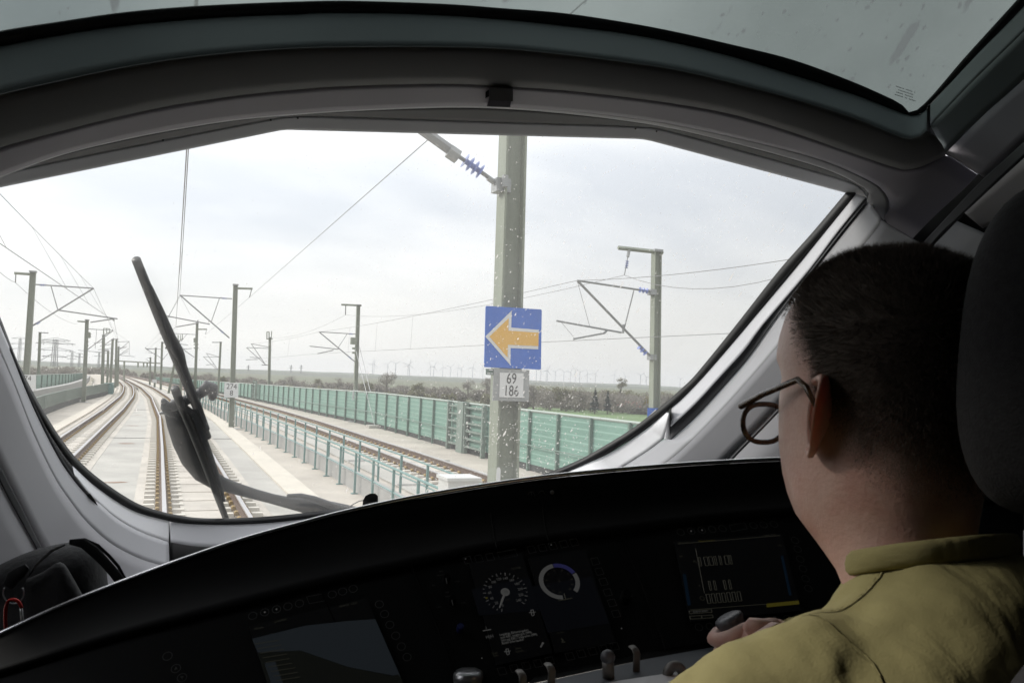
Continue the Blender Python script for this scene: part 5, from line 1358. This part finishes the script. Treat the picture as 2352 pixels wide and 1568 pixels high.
post_clip(1190, 1210, 1548, 1590); post_clip(1256, 1276, 1532, 1580); post_clip(1452, 1471, 1491, 1541)
bl = DZ(1398, 1556); t_ = (bl-CAM)@Fv
lv = MB().tube([bl, P(1396, 1515, t_)], .007, 10).build('ball_lever', M['clipgrey'], desk, smooth=True)
MB().ell(P(1396, 1508, t_), (.0085, .0085, .0085), 16, 12).build('ball_grip', M['leverg'], lv, smooth=True)
hc_ = DZ(1550, 1556); t_ = (hc_-CAM)@Fv
b = MB(); b.tube([hc_+(-Rv*math.cos(w)*.0095+np.array([0, 0, 1])*math.sin(w)*.014) for w in np.linspace(0, math.pi, 14)], .006, 8, flat=((0, 1, 0), 1.0)); b.build('ring_clip', M['clipgrey'], desk, smooth=True)
kb = P(1071, 1580, 1.0)
b = MB(); zz = np.array([.12, 0, .99])
b.rings([[kb+zz*z+(np.array([math.cos(w), 0, 0])+np.array([0, math.sin(w), 0]))*r for w in np.linspace(0, 6.283, 28, endpoint=False)] for z, r in ((-.05, .010), (-.012, .0125), (.004, .0165), (.014, .0185), (.019, .0175), (.0215, .013), (.022, .006))])
b.build('lever_knob', M['silver'], desk, smooth=True)
# tapered power lever the driver holds
l0, l1 = P(1702, 1475, .96), P(1672, 1416, .965)
ax_ = (l1-l0)/np.linalg.norm(l1-l0)
b = MB(); b.tube([l0-ax_*.03, l0, l0+(l1-l0)*.5, l0+(l1-l0)*.88, l1, l1+ax_*.002], [.009, .0105, .0135, .0175, .0165, .012], 22); b.build('power_lever', M['leverg'], desk, smooth=True)
# paper on the desk
pp = [DZ(x, y, .003+.002*math.sin(x*.03)) for x, y in ((1380, 1570), (1420, 1562), (1493, 1551), (1560, 1541), (1640, 1521), (1720, 1510), (1760, 1800), (1300, 1800))]
pap = MB().prism(pp, (0, 0, -.001)).build('paper', M['paper'])
ORG['paper'] = np.zeros(3)
tag(pap, 'white sheet of paper with faint handwriting lying on the desk beside the driver', 'paper')
b = MB()
r_ = random.Random(3)
for k in range(9):
    x = 1634-40+k*7; y = 1531-k*1.5-(0 if k < 5 else 2)
    b.tube([DZ(x, y, .0055), DZ(x+2, y-4, .0055), DZ(x+4, y+r_.uniform(-2, 1), .0055), DZ(x+5.5, y-3.5, .0055)], .0003, 3)
b.tube([DZ(1633, 1553, .0055), DZ(1648, 1549, .0055)], .0004, 3)
b.build('handwriting', mat('violet_ink', (.12, .08, .2), .7), pap)

# ================================================================== wiper (outside the glass)
wip = thing('windscreen_wiper', 'black windscreen wiper with two parallel blades and a curved dusty arm', 'wiper', Wp(450, 1000, -.06))
def wtube(pts, off, m, name, flat=.6, n=10, parent=wip):
    P3 = [Wp(x, y, off) for x, y, r in pts]; rs_ = [r*(((q-CAM)@Fv)/FPX) for q, (x, y, r) in zip(P3, pts)]
    return MB().tube(P3, rs_, n, flat=((0, -.75, -.66), flat)).build(name, m, parent, smooth=True)
wtube([(313, 597, 10.5), (330, 640, 11), (365, 728, 11), (400, 812, 11), (440, 905, 10.5), (462, 962, 8.5), (479, 1003, 6.5)], -.05, M['wiper'], 'blade', 1.1)
wtube([(331, 632, 4), (345, 660, 6), (372, 716, 6), (394, 772, 9), (404, 800, 14), (412, 815, 12), (420, 840, 9), (437, 885, 8), (455, 925, 6), (478, 985, 4)], -.035, M['wiperarm'], 'blade_bracket', .8)
wtube([(380, 799, 3), (390, 797, 4), (402, 797, 5)], -.05, M['wiperarm'], 'bolt')
wtube([(402, 893, 10), (412, 920, 10), (440, 985, 9.5), (470, 1060, 9), (500, 1140, 8), (519, 1191, 7), (526, 1212, 6)], -.045, M['wiper'], 'blade', 1.1)
wtube([(415, 925, 5), (445, 950, 8), (465, 1000, 8), (484, 1050, 7), (505, 1110, 5), (515, 1150, 3)], -.04, M['wiperarm'], 'blade_bracket', .8)
wtube([(384, 940, 9), (400, 930, 14), (430, 918, 12), (462, 902, 12), (478, 893, 12)], -.075, M['wiper'], 'yoke', .9)
wtube([(462, 897, 9), (476, 887, 15), (487, 890, 13), (489, 905, 11), (487, 914, 8)], -.08, M['wiperarm'], 'pivot', 1.0)
wtube([(375, 918, 5), (382, 934, 13), (395, 944, 15), (408, 948, 12)], -.08, M['wiperarm'], 'pivot', 1.0)
wtube([(366, 949, 2.5), (375, 947, 4), (385, 946, 8), (396, 947, 9)], -.09, M['galv'], 'pivot_bolt', 1.0)
wtube([(398, 935, 22), (412, 975, 27), (428, 1018, 29), (446, 1058, 28), (470, 1090, 25), (500, 1108, 22), (540, 1121, 18), (580, 1133, 16), (622, 1144, 15), (660, 1153, 17), (700, 1160, 22), (750, 1172, 30), (800, 1186, 34)], -.10, M['wiperarm'], 'arm', .45, 14)
wtube([(660, 1138, 5), (690, 1138, 7), (720, 1145, 8), (760, 1160, 9), (800, 1172, 9)], -.07, M['wiperarm'], 'arm_rod', .8)
wtube([(800, 1165, 2), (812, 1157, 1.5), (825, 1150, 1.5), (845, 1147, 1.5)], -.05, M['wire'], 'washer_hose')

# ================================================================== backpack behind the desk rim
def pillow(outline, depth, bulge, K=6, tilt=0.0):
    """closed soft body from an outline, rounded towards and away from the viewer"""
    o_ = np.array(arc(outline+[outline[0]], 64)[:-1]); c_ = o_.mean(0)
    rows = []
    for s in np.linspace(-1, 1, 2*K+1):
        k_ = math.sqrt(max(0.0, 1-s*s))**.7
        rows.append([P(*(c_+(q-c_)*max(k_, .02)), depth+s*bulge+tilt*(q[0]-c_[0])) for q in o_])
    return MB().rings(rows)
bag = thing('backpack', 'black nylon backpack with a grey piped seam standing behind the left end of the desk', 'backpack', P(120, 1350, 1.3))
o = pillow([(-150, 1400), (-60, 1330), (0, 1296), (52, 1272), (100, 1256), (150, 1246), (180, 1240), (205, 1240), (235, 1262), (246, 1320), (250, 1400), (240, 1500), (120, 1620), (-150, 1620)], 1.36, .12).build('bag_body', M['bagblk'], bag, smooth=True)
pillow([(60, 1330), (100, 1312), (140, 1290), (170, 1330), (205, 1395), (230, 1440), (160, 1520), (60, 1540), (55, 1400)], 1.235, .03).build('front_pocket', M['bagblk'], bag, smooth=True)
def btube(pts, depth, m, name, flat=.4, par=bag):
    P3 = [P(x, y, depth) for x, y, r in pts]; rs_ = [r*depth/FPX for x, y, r in pts]
    return MB().tube(P3, rs_, 10, flat=(tuple(Fv), flat)).build(name, m, par, smooth=True)
btube([(67, 1322, 2), (80, 1300, 3), (100, 1280, 3.5), (120, 1263, 3.5), (150, 1250, 2)], 1.205, M['bagstrap'], 'grey_piping')
btube([(160, 1244, 6), (190, 1246, 12), (215, 1265, 13), (240, 1290, 12), (262, 1315, 12), (285, 1345, 12), (320, 1390, 12)], 1.235, M['bagblk'], 'shoulder_strap', .5)
btube([(195, 1238, 3), (225, 1252, 4), (250, 1275, 4), (272, 1300, 4), (285, 1325, 4), (300, 1350, 4)], 1.28, M['bagblk'], 'strap_webbing', .4)
btube([(18, 1345, 12), (30, 1325, 16), (48, 1312, 14), (62, 1300, 8)], 1.195, M['bagblk'], 'ring_loop', .4)
rc_ = P(31, 1361, 1.17); r3 = 23.5*1.19/FPX
b = MB(); b.tube([rc_+Rv*math.cos(w)*r3+Uv*math.sin(w)*r3*1.02 for w in np.linspace(RAD(150), RAD(390), 30)], .0011, 6); b.build('split_ring', M['silver'], bag, smooth=True)
cz = P(30, 1420, 1.16)
car = thing('carabiner', 'red carabiner with a silver gate hanging from the ring of the backpack', 'carabiner', cz)
cp_ = [(14, 1450), (12, 1420), (14, 1392), (20, 1379), (29, 1376), (40, 1379), (47, 1388), (50, 1396)]
b = MB(); b.tube([P(x, y, 1.15) for x, y in arc(cp_, 24)], .0024, 8); b.build('hook', M['redalu'], car, smooth=True)
b = MB(); b.tube([P(48, 1392, 1.15), P(51, 1420, 1.15), P(57, 1450, 1.15)], .0021, 8); b.build('gate', M['silver'], car, smooth=True)
b = MB(); b.tube([P(14, 1448, 1.15), P(20, 1470, 1.15), P(45, 1470, 1.15), P(57, 1450, 1.15)], .0022, 8); b.build('hook_base', M['redalu'], car, smooth=True)

# ================================================================== the driver and his seat
SK = mat('skin', (0.66, 0.44, 0.365), 0.5, var=0.12, vscale=28, bump=0.10, bscale=260, col2=(0.58, 0.33, 0.265))
SK.node_tree.nodes['Principled BSDF'].inputs['Subsurface Weight'].default_value = 0.12
SK.node_tree.nodes['Principled BSDF'].inputs['Subsurface Radius'].default_value = (.012, .005, .003)
HAIR = mat('short_brown_hair', (0.14, 0.108, 0.085), 0.75, var=0.4, vscale=60)
SHIRT = mat('olive_cotton', (0.33, 0.29, 0.125), 0.95, var=0.12, vscale=30, bump=0.10, bscale=500)
t = SHIRT.node_tree; bs = t.nodes['Principled BSDF']
tcs = N(t, 'ShaderNodeTexCoord'); prev = bs.inputs['Normal'].links[0].from_socket
for rot_, sc_, st_, dist_ in (((0.3, 0.9, 0.5), (26, 5, 9), .8, .010), ((-0.4, -0.7, 1.2), (20, 4, 26), .6, .008), ((0.2, 0.4, -0.6), (70, 14, 40), .5, .0025)):
    mp_s = N(t, 'ShaderNodeMapping'); mp_s.inputs['Rotation'].default_value = rot_; mp_s.inputs['Scale'].default_value = sc_; L(t, tcs.outputs['Object'], mp_s.inputs[0])
    ns_ = N(t, 'ShaderNodeTexNoise', i_Scale=1.0, i_Detail=2.0, i_Distortion=0.6); L(t, mp_s.outputs[0], ns_.inputs['Vector'])
    bp_ = N(t, 'ShaderNodeBump', i_Strength=st_, i_Distance=dist_); L(t, ns_.outputs['Fac'], bp_.inputs['Height']); L(t, prev, bp_.inputs['Normal']); prev = bp_.outputs[0]
L(t, prev, bs.inputs['Normal'])
TORT = mat('tortoiseshell', (0.10, 0.055, 0.025), 0.25, var=0.75, vscale=140)
HO = P(2000, 934, .735)
hy = RAD(-4)       # head turned a little
HX, HY, HZ = np.array([math.cos(hy), math.sin(hy), 0]), np.array([-math.sin(hy), math.cos(hy), 0]), np.array([0.02, 0, 1.0])
def LH(x, y, z): return HO+HX*x+HY*y+HZ*z
driver = thing('person', 'man seen from behind in an olive T-shirt and glasses, one hand on the lever', 'person', HO+np.array([0, 0, -.6]))
#      z     front  back   half  taper
HT = [(-.30, -.005, -.142, .085, .0), (-.24, -.024, -.128, .065, .0), (-.20, -.032, -.115, .055, .0), (-.165, -.028, -.105, .0525, .0), (-.138, -.004, -.100, .053, .06), (-.116, .048, -.097, .0555, .26), (-.100, .080, -.096, .059, .36), (-.084, .092, -.096, .063, .36), (-.066, .096, -.098, .0665, .30), (-.043, .098, -.101, .069, .22), (-.02, .096, -.105, .072, .18), (.005, .092, -.107, .0745, .14), (.025, .089, -.109, .0765, .12), (.042, .094, -.110, .078, .10), (.06, .089, -.110, .0785, .08), (.08, .077, -.108, .0765, .06), (.095, .063, -.102, .072, .04), (.108, .046, -.093, .064, .02), (.119, .025, -.078, .052, .0), (.127, .002, -.058, .035, .0), (.131, -.018, -.038, .014, .0)]
HTa = np.array(HT)
def head_pt(z, phi):
    f_, bk, hw, tp = (np.interp(z, HTa[:, 0], HTa[:, k_]) for k_ in (1, 2, 3, 4))
    mid = float(np.interp(z, [-.20, -.10], [-.070, -.012]))
    c_, s_ = math.cos(phi), math.sin(phi)
    x = hw*math.copysign(abs(c_)**.88, c_)
    y = mid+(f_-mid)*abs(s_)**.95 if s_ > 0 else mid-(mid-bk)*abs(s_)**.92
    if s_ > 0: x *= 1-tp*s_**1.5
    # nose, brows, lips, cheek hollow
    if s_ > 0:
        g_ = math.exp(-((x/.012)**2))
        nz_ = np.interp(z, [-.045, -.036, -.02, .01, .03], [0, .026, .022, .008, 0]); y += nz_*g_
        y += .004*math.exp(-(((z-.042)/.008)**2))*math.exp(-(((abs(x)-.03)/.022)**2))
        y -= .007*math.exp(-(((z-.022)/.011)**2))*math.exp(-(((abs(x)-.032)/.016)**2))
        y += .004*math.exp(-(((z+.066)/.007)**2))*math.exp(-((x/.022)**2))
    # hollow of the temple, jaw corner and nape cords
    x *= 1-.035*math.exp(-(((z-.03)/.02)**2))*math.exp(-(((y-.06)/.025)**2))
    x *= 1+.05*math.exp(-(((z+.088)/.025)**2))*math.exp(-(((y-.02)/.03)**2))
    return x, y, z
body = MB()
zs = list(np.linspace(-.30, -.12, 12))+list(np.linspace(-.112, .131, 44))
body.rings([[LH(*head_pt(z, w)) for w in np.linspace(0, 2*math.pi, 72, endpoint=False)] for z in zs])
# ears: a dished shell with a rolled rim and a lobe
def ear(sx):
    rows = []
    nw = 40
    for r_, h_, in ((.02, -.006), (.30, -.008), (.48, -.001), (.58, .005), (.68, -.002), (.80, .000), (.90, .009), (1.0, .011), (1.08, .006), (1.07, -.004), (.95, -.009), (.75, -.016), (.45, -.021), (.05, -.022)):
        row = []
        for w in np.linspace(0, 2*math.pi, nw, endpoint=False):
            cu, cv = math.copysign(abs(math.cos(w))**.78, math.cos(w)), math.copysign(abs(math.sin(w))**.8, math.sin(w))
            u = -.0185*cu*(1.0+.12*cv)      # +u forward
            v = .0335*cv
            if cv < 0: u *= (1-.30*(-cv)**1.5)
            hh = h_*(.50+.5*max(0, math.cos(1.25*(cv-.22))))
            if cv < -.75: hh = h_*.6      # lobe is flat
            if cu < -.55 and r_ > .6: hh = h_*.35-.003   # front edge joins the cheek
            row.append((u*r_, v*r_+.002*r_*(1 if cv < 0 else 0), hh))
        rows.append(row)
    fl = RAD(32)
    out = []
    for row in rows:
        o_ = []
        for u, v, h_ in row:
            # flare: the back edge stands off the head
            y = -.004+(-u)*-1*math.cos(fl)
            x = .0735+.003+h_*math.cos(fl)+max(0, -u+.004)*math.sin(fl)*1.0
            y = -.026+u*math.cos(fl)+h_*math.sin(fl)*-.3
            z = -.010+v
            y -= v*.18
            o_.append(LH(sx*x, y, z))
        out.append(o_)
    return out
ef0 = len(body.f); body.rings(ear(-1)); body.rings(ear(1)); ef1 = len(body.f)
# forearm and hand, left, reaching to the lever
wr = P(1800, 1478, .90); el = LH(-.21, .10, -.37)
body.tube([el, el+(wr-el)*.3, el+(wr-el)*.75, wr], [.043, .045, .031, .026], 16)
pc = P(1768, 1462, .935)
hd_ = (l1+l0)/2-wr; hd_ /= np.linalg.norm(hd_)
body.tube([wr, wr+(pc-wr)*.5, pc, pc+(pc-wr)*.55], [.025, .031, .034, .024], 16, flat=((0, 0, 1.0), .62))
lc = (l0+l1)/2
sd_ = np.cross(ax_, hd_); sd_ /= np.linalg.norm(sd_)
fr_ = np.cross(sd_, ax_)
for k_, (dz_, ln) in enumerate(((.016, 1.0), (.000, 1.08), (-.016, 1.02), (-.031, .86))):
    base = pc+(pc-wr)*.45+ax_*(dz_-.008)
    cen = lc+ax_*(dz_-.016)
    rr = .026
    pts = [base]
    for a_ in np.linspace(RAD(165), RAD(165)-RAD(190)*ln, 6): pts.append(cen+(fr_*math.cos(a_)+sd_*math.sin(a_))*rr)
    body.tube(pts, [.0095, .0095, .009, .0088, .0084, .0078, .006], 10)
th0 = wr+(pc-wr)*.55+Uv*.012
body.tube([th0, P(1762, 1446, .915), P(1742, 1442, .912), P(1724, 1440, .915), P(1716, 1441, .92)], [.0125, .0118, .0112, .0105, .006], 12)
bo = body.build('body', SK, driver, smooth=True)
EARM = mat('ear_skin', (0.58, 0.375, 0.315), 0.5, var=0.2, vscale=60, bump=0.08, bscale=260)
eb_ = EARM.node_tree.nodes['Principled BSDF']; eb_.inputs['Subsurface Weight'].default_value = 0.12; eb_.inputs['Subsurface Radius'].default_value = (.020, .005, .003); eb_.inputs['Subsurface Scale'].default_value = 1.0
bo.data.materials.append(EARM)
for fi in range(ef0, ef1): bo.data.polygons[fi].material_index = 1
# hair: a close cap plus short upstanding strands
def hairline(phi):
    s_ = math.sin(phi); c_ = abs(math.cos(phi))
    if s_ > .35: return .078-.012*c_+.01*s_
    if s_ > -.05: return .012+(s_+.05)*.15
    if s_ > -.45: return -.010-.10*(-s_-.05)
    return -.055-.035*(-s_-.45)
hair = MB(); cap = MB(); nw = 96
ph = np.linspace(0, 2*math.pi, nw, endpoint=False)
rows = []; fade = []
for f_ in np.linspace(0, 1, 34):
    row = []
    for w in ph:
        zl = hairline(w)-.004; z = zl+(.1308-zl)*f_
        x, y, zz_ = head_pt(z, w)
        k_ = 1.010+.024*min(1, f_*3)
        row.append(LH(x*k_, (y+.012)*k_-.012, zz_+.0038*min(1, f_*3)))
        fade.append(min(1.0, max(0.0, (z-zl)/.055)) if math.sin(w) > -.3 else min(1.0, max(0.0, (z-zl)/.075)))
    rows.append(row)
cap.rings(rows, caps=False)
HCAP = mat('hair_cap', (0.13, 0.10, 0.078), 0.8, var=0.5, vscale=160)
t = HCAP.node_tree; bs = t.nodes['Principled BSDF']; mo = t.nodes['Material Output']
at = N(t, 'ShaderNodeAttribute', attribute_name='fade'); tc_ = N(t, 'ShaderNodeTexCoord'); n_ = N(t, 'ShaderNodeTexNoise', i_Scale=900.0, i_Detail=2.0)
L(t, tc_.outputs['Object'], n_.inputs['Vector'])
a1 = N(t, 'ShaderNodeMath', operation='MULTIPLY_ADD', i_1=0.75, i_2=-0.02); L(t, at.outputs['Fac'], a1.inputs[0])
a2 = N(t, 'ShaderNodeMath', operation='SUBTRACT'); L(t, a1.outputs[0], a2.inputs[0]); L(t, n_.outputs['Fac'], a2.inputs[1])
a3 = N(t, 'ShaderNodeMapRange', i_1=-0.45, i_2=0.25, i_3=0.0, i_4=1.0); L(t, a2.outputs[0], a3.inputs[0])
tr_ = N(t, 'ShaderNodeBsdfTransparent'); mx_ = N(t, 'ShaderNodeMixShader'); L(t, a3.outputs[0], mx_.inputs[0]); L(t, tr_.outputs[0], mx_.inputs[1]); L(t, bs.outputs[0], mx_.inputs[2]); L(t, mx_.outputs[0], mo.inputs[0])
capo = cap.build('hair', HCAP, driver, smooth=True)
fa = capo.data.attributes.new('fade', 'FLOAT', 'POINT'); fa.data.foreach_set('value', fade)
r = np.random.default_rng(21)
N_H = 60000
for i in range(N_H):
    w = r.uniform(0, 6.283); f_ = r.uniform(0.0, 1)
    zl = hairline(w); z = zl+(.130-zl)*math.sin(min(1, max(f_, 0))*1.5707)+min(0, f_)*.15
    if z-zl < .045 and r.uniform() > .05+.95*max(0, (z-zl)/.045)**1.5: continue
    x, y, zz_ = head_pt(z, w)
    n_ = np.array([x/.0062, (y+.012)/.0105, (z-.01)/.012*1.0]); n_ /= np.linalg.norm(n_)
    base = np.array([x, y, zz_])+n_*.002
    ln = .0115*r.uniform(.6, 1.1)*(.22+.78*min(1, max(0, (z-zl)/.07)))
    d = n_*.8+np.array([0, .25, -.35 if z < .07 else .1])+r.normal(0, .25, 3); d /= np.linalg.norm(d)
    t_ = np.cross(d, r.normal(0, 1, 3)); t_ /= np.linalg.norm(t_); wd_ = .00024
    tip = base+d*ln
    hair.add([LH(*(base-t_*wd_)), LH(*(base+t_*wd_)), LH(*tip)], [(0, 1, 2)])
hair.build('hair_strands', HAIR, capo, smooth=False)
# glasses
gls = MB()
gls.tube([LH(-.088, -.038, -.004), LH(-.089, -.024, .015), LH(-.0865, -.010, .021), LH(-.082, .045, .007), LH(-.077, .084, -.005)], [.0018, .0026, .0028, .003, .0034], 8)
go = gls.build('glasses', TORT, driver, smooth=True)
gls = MB()
gls.tube([LH(.088, -.050, -.006), LH(.089, -.034, .014), LH(.0865, -.018, .021), LH(.082, .045, .007), LH(.077, .084, -.005)], [.0018, .0026, .0028, .003, .0034], 8)
gls.build('temple', TORT, go, smooth=True)
for sx in (-1, 1):
    b = MB(); loop = []
    for w in np.linspace(0, 2*math.pi, 36):
        cx_, cz_ = math.cos(w), math.sin(w)
        xx = .0285*math.copysign(abs(cx_)**.75, cx_); zz_ = .0185*math.copysign(abs(cz_)**.8, cz_)
        if zz_ < 0: xx *= 1-.12*(-zz_/.0185)
        loop.append(LH(sx*.0435+xx, .100-abs(sx*.0435+xx)*.18, -.021+zz_))
    b.tube(loop, .0026, 8); b.build('rim', TORT, go, smooth=True)
    b = MB(); b.add([LH(sx*.0435+.026*math.cos(w), .0995-abs(sx*.0435+.026*math.cos(w))*.18, -.021+.016*math.sin(w)) for w in np.linspace(0, 6.283, 24, endpoint=False)], [tuple(range(24))])
    gm = bpy.data.materials.get('lens') or bpy.data.materials.new('lens')
    if not gm.use_nodes:
        gm.use_nodes = True; t = gm.node_tree; t.nodes.clear()
        o1, t1, g1_, x1_ = N(t, 'ShaderNodeOutputMaterial'), N(t, 'ShaderNodeBsdfTransparent'), N(t, 'ShaderNodeBsdfGlossy', i_Roughness=.02), N(t, 'ShaderNodeMixShader', i_0=.06)
        L(t, t1.outputs[0], x1_.inputs[1]); L(t, g1_.outputs[0], x1_.inputs[2]); L(t, x1_.outputs[0], o1.inputs[0])
    b.build('lens', gm, go)
b = MB(); b.tube([LH(-.016, .098, -.016), LH(0, .103, -.013), LH(.016, .098, -.016)], .002, 8); b.build('bridge', TORT, go)
# T-shirt: torso, shoulders and the left sleeve in one cloth
sh_ = MB()
TT = [(-.150, .063, -.016, .056, .056), (-.160, .077, -.021, .067, .067), (-.174, .100, -.028, .080, .083), (-.190, .126, -.033, .094, .09), (-.207, .155, -.034, .098, .095), (-.225, .185, -.034, .102, .102), (-.25, .203, -.034, .106, .110), (-.29, .208, -.034, .112, .118), (-.36, .200, -.03, .120, .125), (-.48, .185, -.025, .125, .125), (-.62, .178, -.02, .128, .12), (-.75, .18, -.02, .13, .12)]
rows = []
for z, hw, yc, ff, bb in TT:
    row = []
    for w in np.linspace(0, 2*math.pi, 64, endpoint=False):
        c_, s_ = math.cos(w), math.sin(w)
        x = hw*math.copysign(abs(c_)**.85, c_)
        y = yc+(ff if s_ > 0 else bb)*math.copysign(abs(s_)**.9, s_)
        row.append(HO+np.array([x+float(np.interp(z, [-.19, -.15], [.030, .006])), y-.045, z+.026+.020*(-s_)*max(0, min(1, (z+.30)/.1))]))
    rows.append(row)
sh_.rings(rows)
def S3(x, y, z): return HO+np.array([x+.026, y-.045, z+.024])
sh_.tube([S3(-.08, -.03, -.245), S3(-.14, -.02, -.245), S3(-.168, .0, -.262), S3(-.180, .045, -.30), S3(-.190, .09, -.355), S3(-.192, .105, -.39)], [.06, .066, .064, .060, .058, .062], 24)
sh_.tube([S3(.08, -.03, -.245), S3(.15, -.02, -.245), S3(.20, .0, -.262), S3(.235, .045, -.305), S3(.262, .10, -.365)], [.06, .068, .068, .064, .062], 24)
so = sh_.build('t_shirt', SHIRT, driver, smooth=True)
mod(so, 'REMESH', mode='VOXEL', voxel_size=.007, use_smooth_shade=True)
mod(so, 'SMOOTH', factor=.6, iterations=10)
tx = bpy.data.textures.new('folds', 'CLOUDS'); tx.noise_scale = .10; tx.noise_depth = 2
mod(so, 'DISPLACE', texture=tx, strength=.016, mid_level=.5, texture_coords='LOCAL')
tx2 = bpy.data.textures.new('creases', 'CLOUDS'); tx2.noise_scale = .03; tx2.noise_depth = 1
mod(so, 'DISPLACE', texture=tx2, strength=.006, mid_level=.5, texture_coords='LOCAL')
for pts_ in ([(-.055, -.03, -.15), (-.11, -.02, -.17), (-.16, -.005, -.195)], [(-.158+.01*math.cos(w), -.005+.10*math.sin(w), -.25+.085*math.cos(w)) for w in np.linspace(0, 2*math.pi, 40)], [(-.203, .12+.06*math.sin(w)*.6, -.375+.07*math.cos(w)) for w in np.linspace(0, 2*math.pi, 30)]):
    q_ = arc([list(S3(*p_)) for p_ in pts_], 60)
    b = MB(); b.tube([np.array(v_) for v_ in q_], .0013, 6)
    sm_o = b.build('seam', SHIRT, so, smooth=True)
    mod(sm_o, 'SHRINKWRAP', target=so, wrap_method='NEAREST_SURFACEPOINT', wrap_mode='OUTSIDE_SURFACE', offset=.0012)
# ribbed collar
col = [HO+np.array([.004+.0655*math.cos(w), -.058+.060*math.sin(w), -.1195-.020*math.sin(w)]) for w in np.linspace(0, 2*math.pi, 60)]
b = MB(); b.tube(col, .0036, 10, flat=((0, 0, 1), 2.7)); b.build('collar', SHIRT, driver, smooth=True)

seat = thing('driver_seat', 'dark grey fabric driver seat with a tall rounded headrest at the right edge', 'seat', P(2450, 1100, .62))
def sell(c_, ax3, r3, e=.55, n=40, m=24):
    b = MB(); rows = []
    def pw(v, e_): return math.copysign(abs(v)**e_, v)
    for i in range(1, m):
        th = -math.pi/2+math.pi*i/m; row = []
        for j in range(n):
            w = 2*math.pi*j/n
            v = np.array([r3[0]*pw(math.cos(th), e)*pw(math.cos(w), e), r3[1]*pw(math.cos(th), e)*pw(math.sin(w), e), r3[2]*pw(math.sin(th), e)])
            row.append(np.array(c_)+ax3[0]*v[0]+ax3[1]*v[1]+ax3[2]*v[2])
        rows.append(row)
    return b.rings(rows)
hc = P(2442, 800, .60)
X3 = (np.array([.98, .2, 0]), np.array([-.2, .98, 0]), np.array([.03, -.06, 1.0]))
sell(hc, X3, (.080, .055, .122), .74).build('headrest', M['seatfab'], seat, smooth=True)
b = MB(); b.tube([hc+np.array([0, 0, -.11]), hc+np.array([0, 0, -.2])], .012, 12); b.build('headrest_post', M['leverg'], seat, smooth=True)
sell(hc+np.array([.05, -.02, -.52]), X3, (.22, .06, .34), .5).build('backrest', M['seatfab'], seat, smooth=True)
sell(hc+np.array([.0, .22, -.86]), (np.array([1, 0, 0]), np.array([0, 1, 0]), np.array([0, 0, 1])), (.24, .26, .06), .5).build('seat_cushion', M['seatfab'], seat, smooth=True)

# ================================================================== haze: even air round everything the camera sees
HAZE = True
if HAZE:
    hb = MB(); zb0, zb1 = -9.0, 190.0
    hb.box((1500, 5500, (zb0+zb1)/2), (23000, 15000, zb1-zb0))
    ho = hb.build('haze', None)
    hm = bpy.data.materials.new('haze'); hm.use_nodes = True; t = hm.node_tree; t.nodes.clear()
    vo, pv = N(t, 'ShaderNodeOutputMaterial'), N(t, 'ShaderNodeVolumePrincipled')
    pv.inputs['Color'].default_value = (0.97, 0.98, 1.0, 1); pv.inputs['Density'].default_value = 0.00009; pv.inputs['Anisotropy'].default_value = 0.2
    L(t, pv.outputs[0], vo.inputs['Volume']); ho.data.materials.append(hm)
    ho['kind'] = 'stuff'; ho['label'] = 'thin pale haze over the distant fields'; ho['category'] = 'haze'
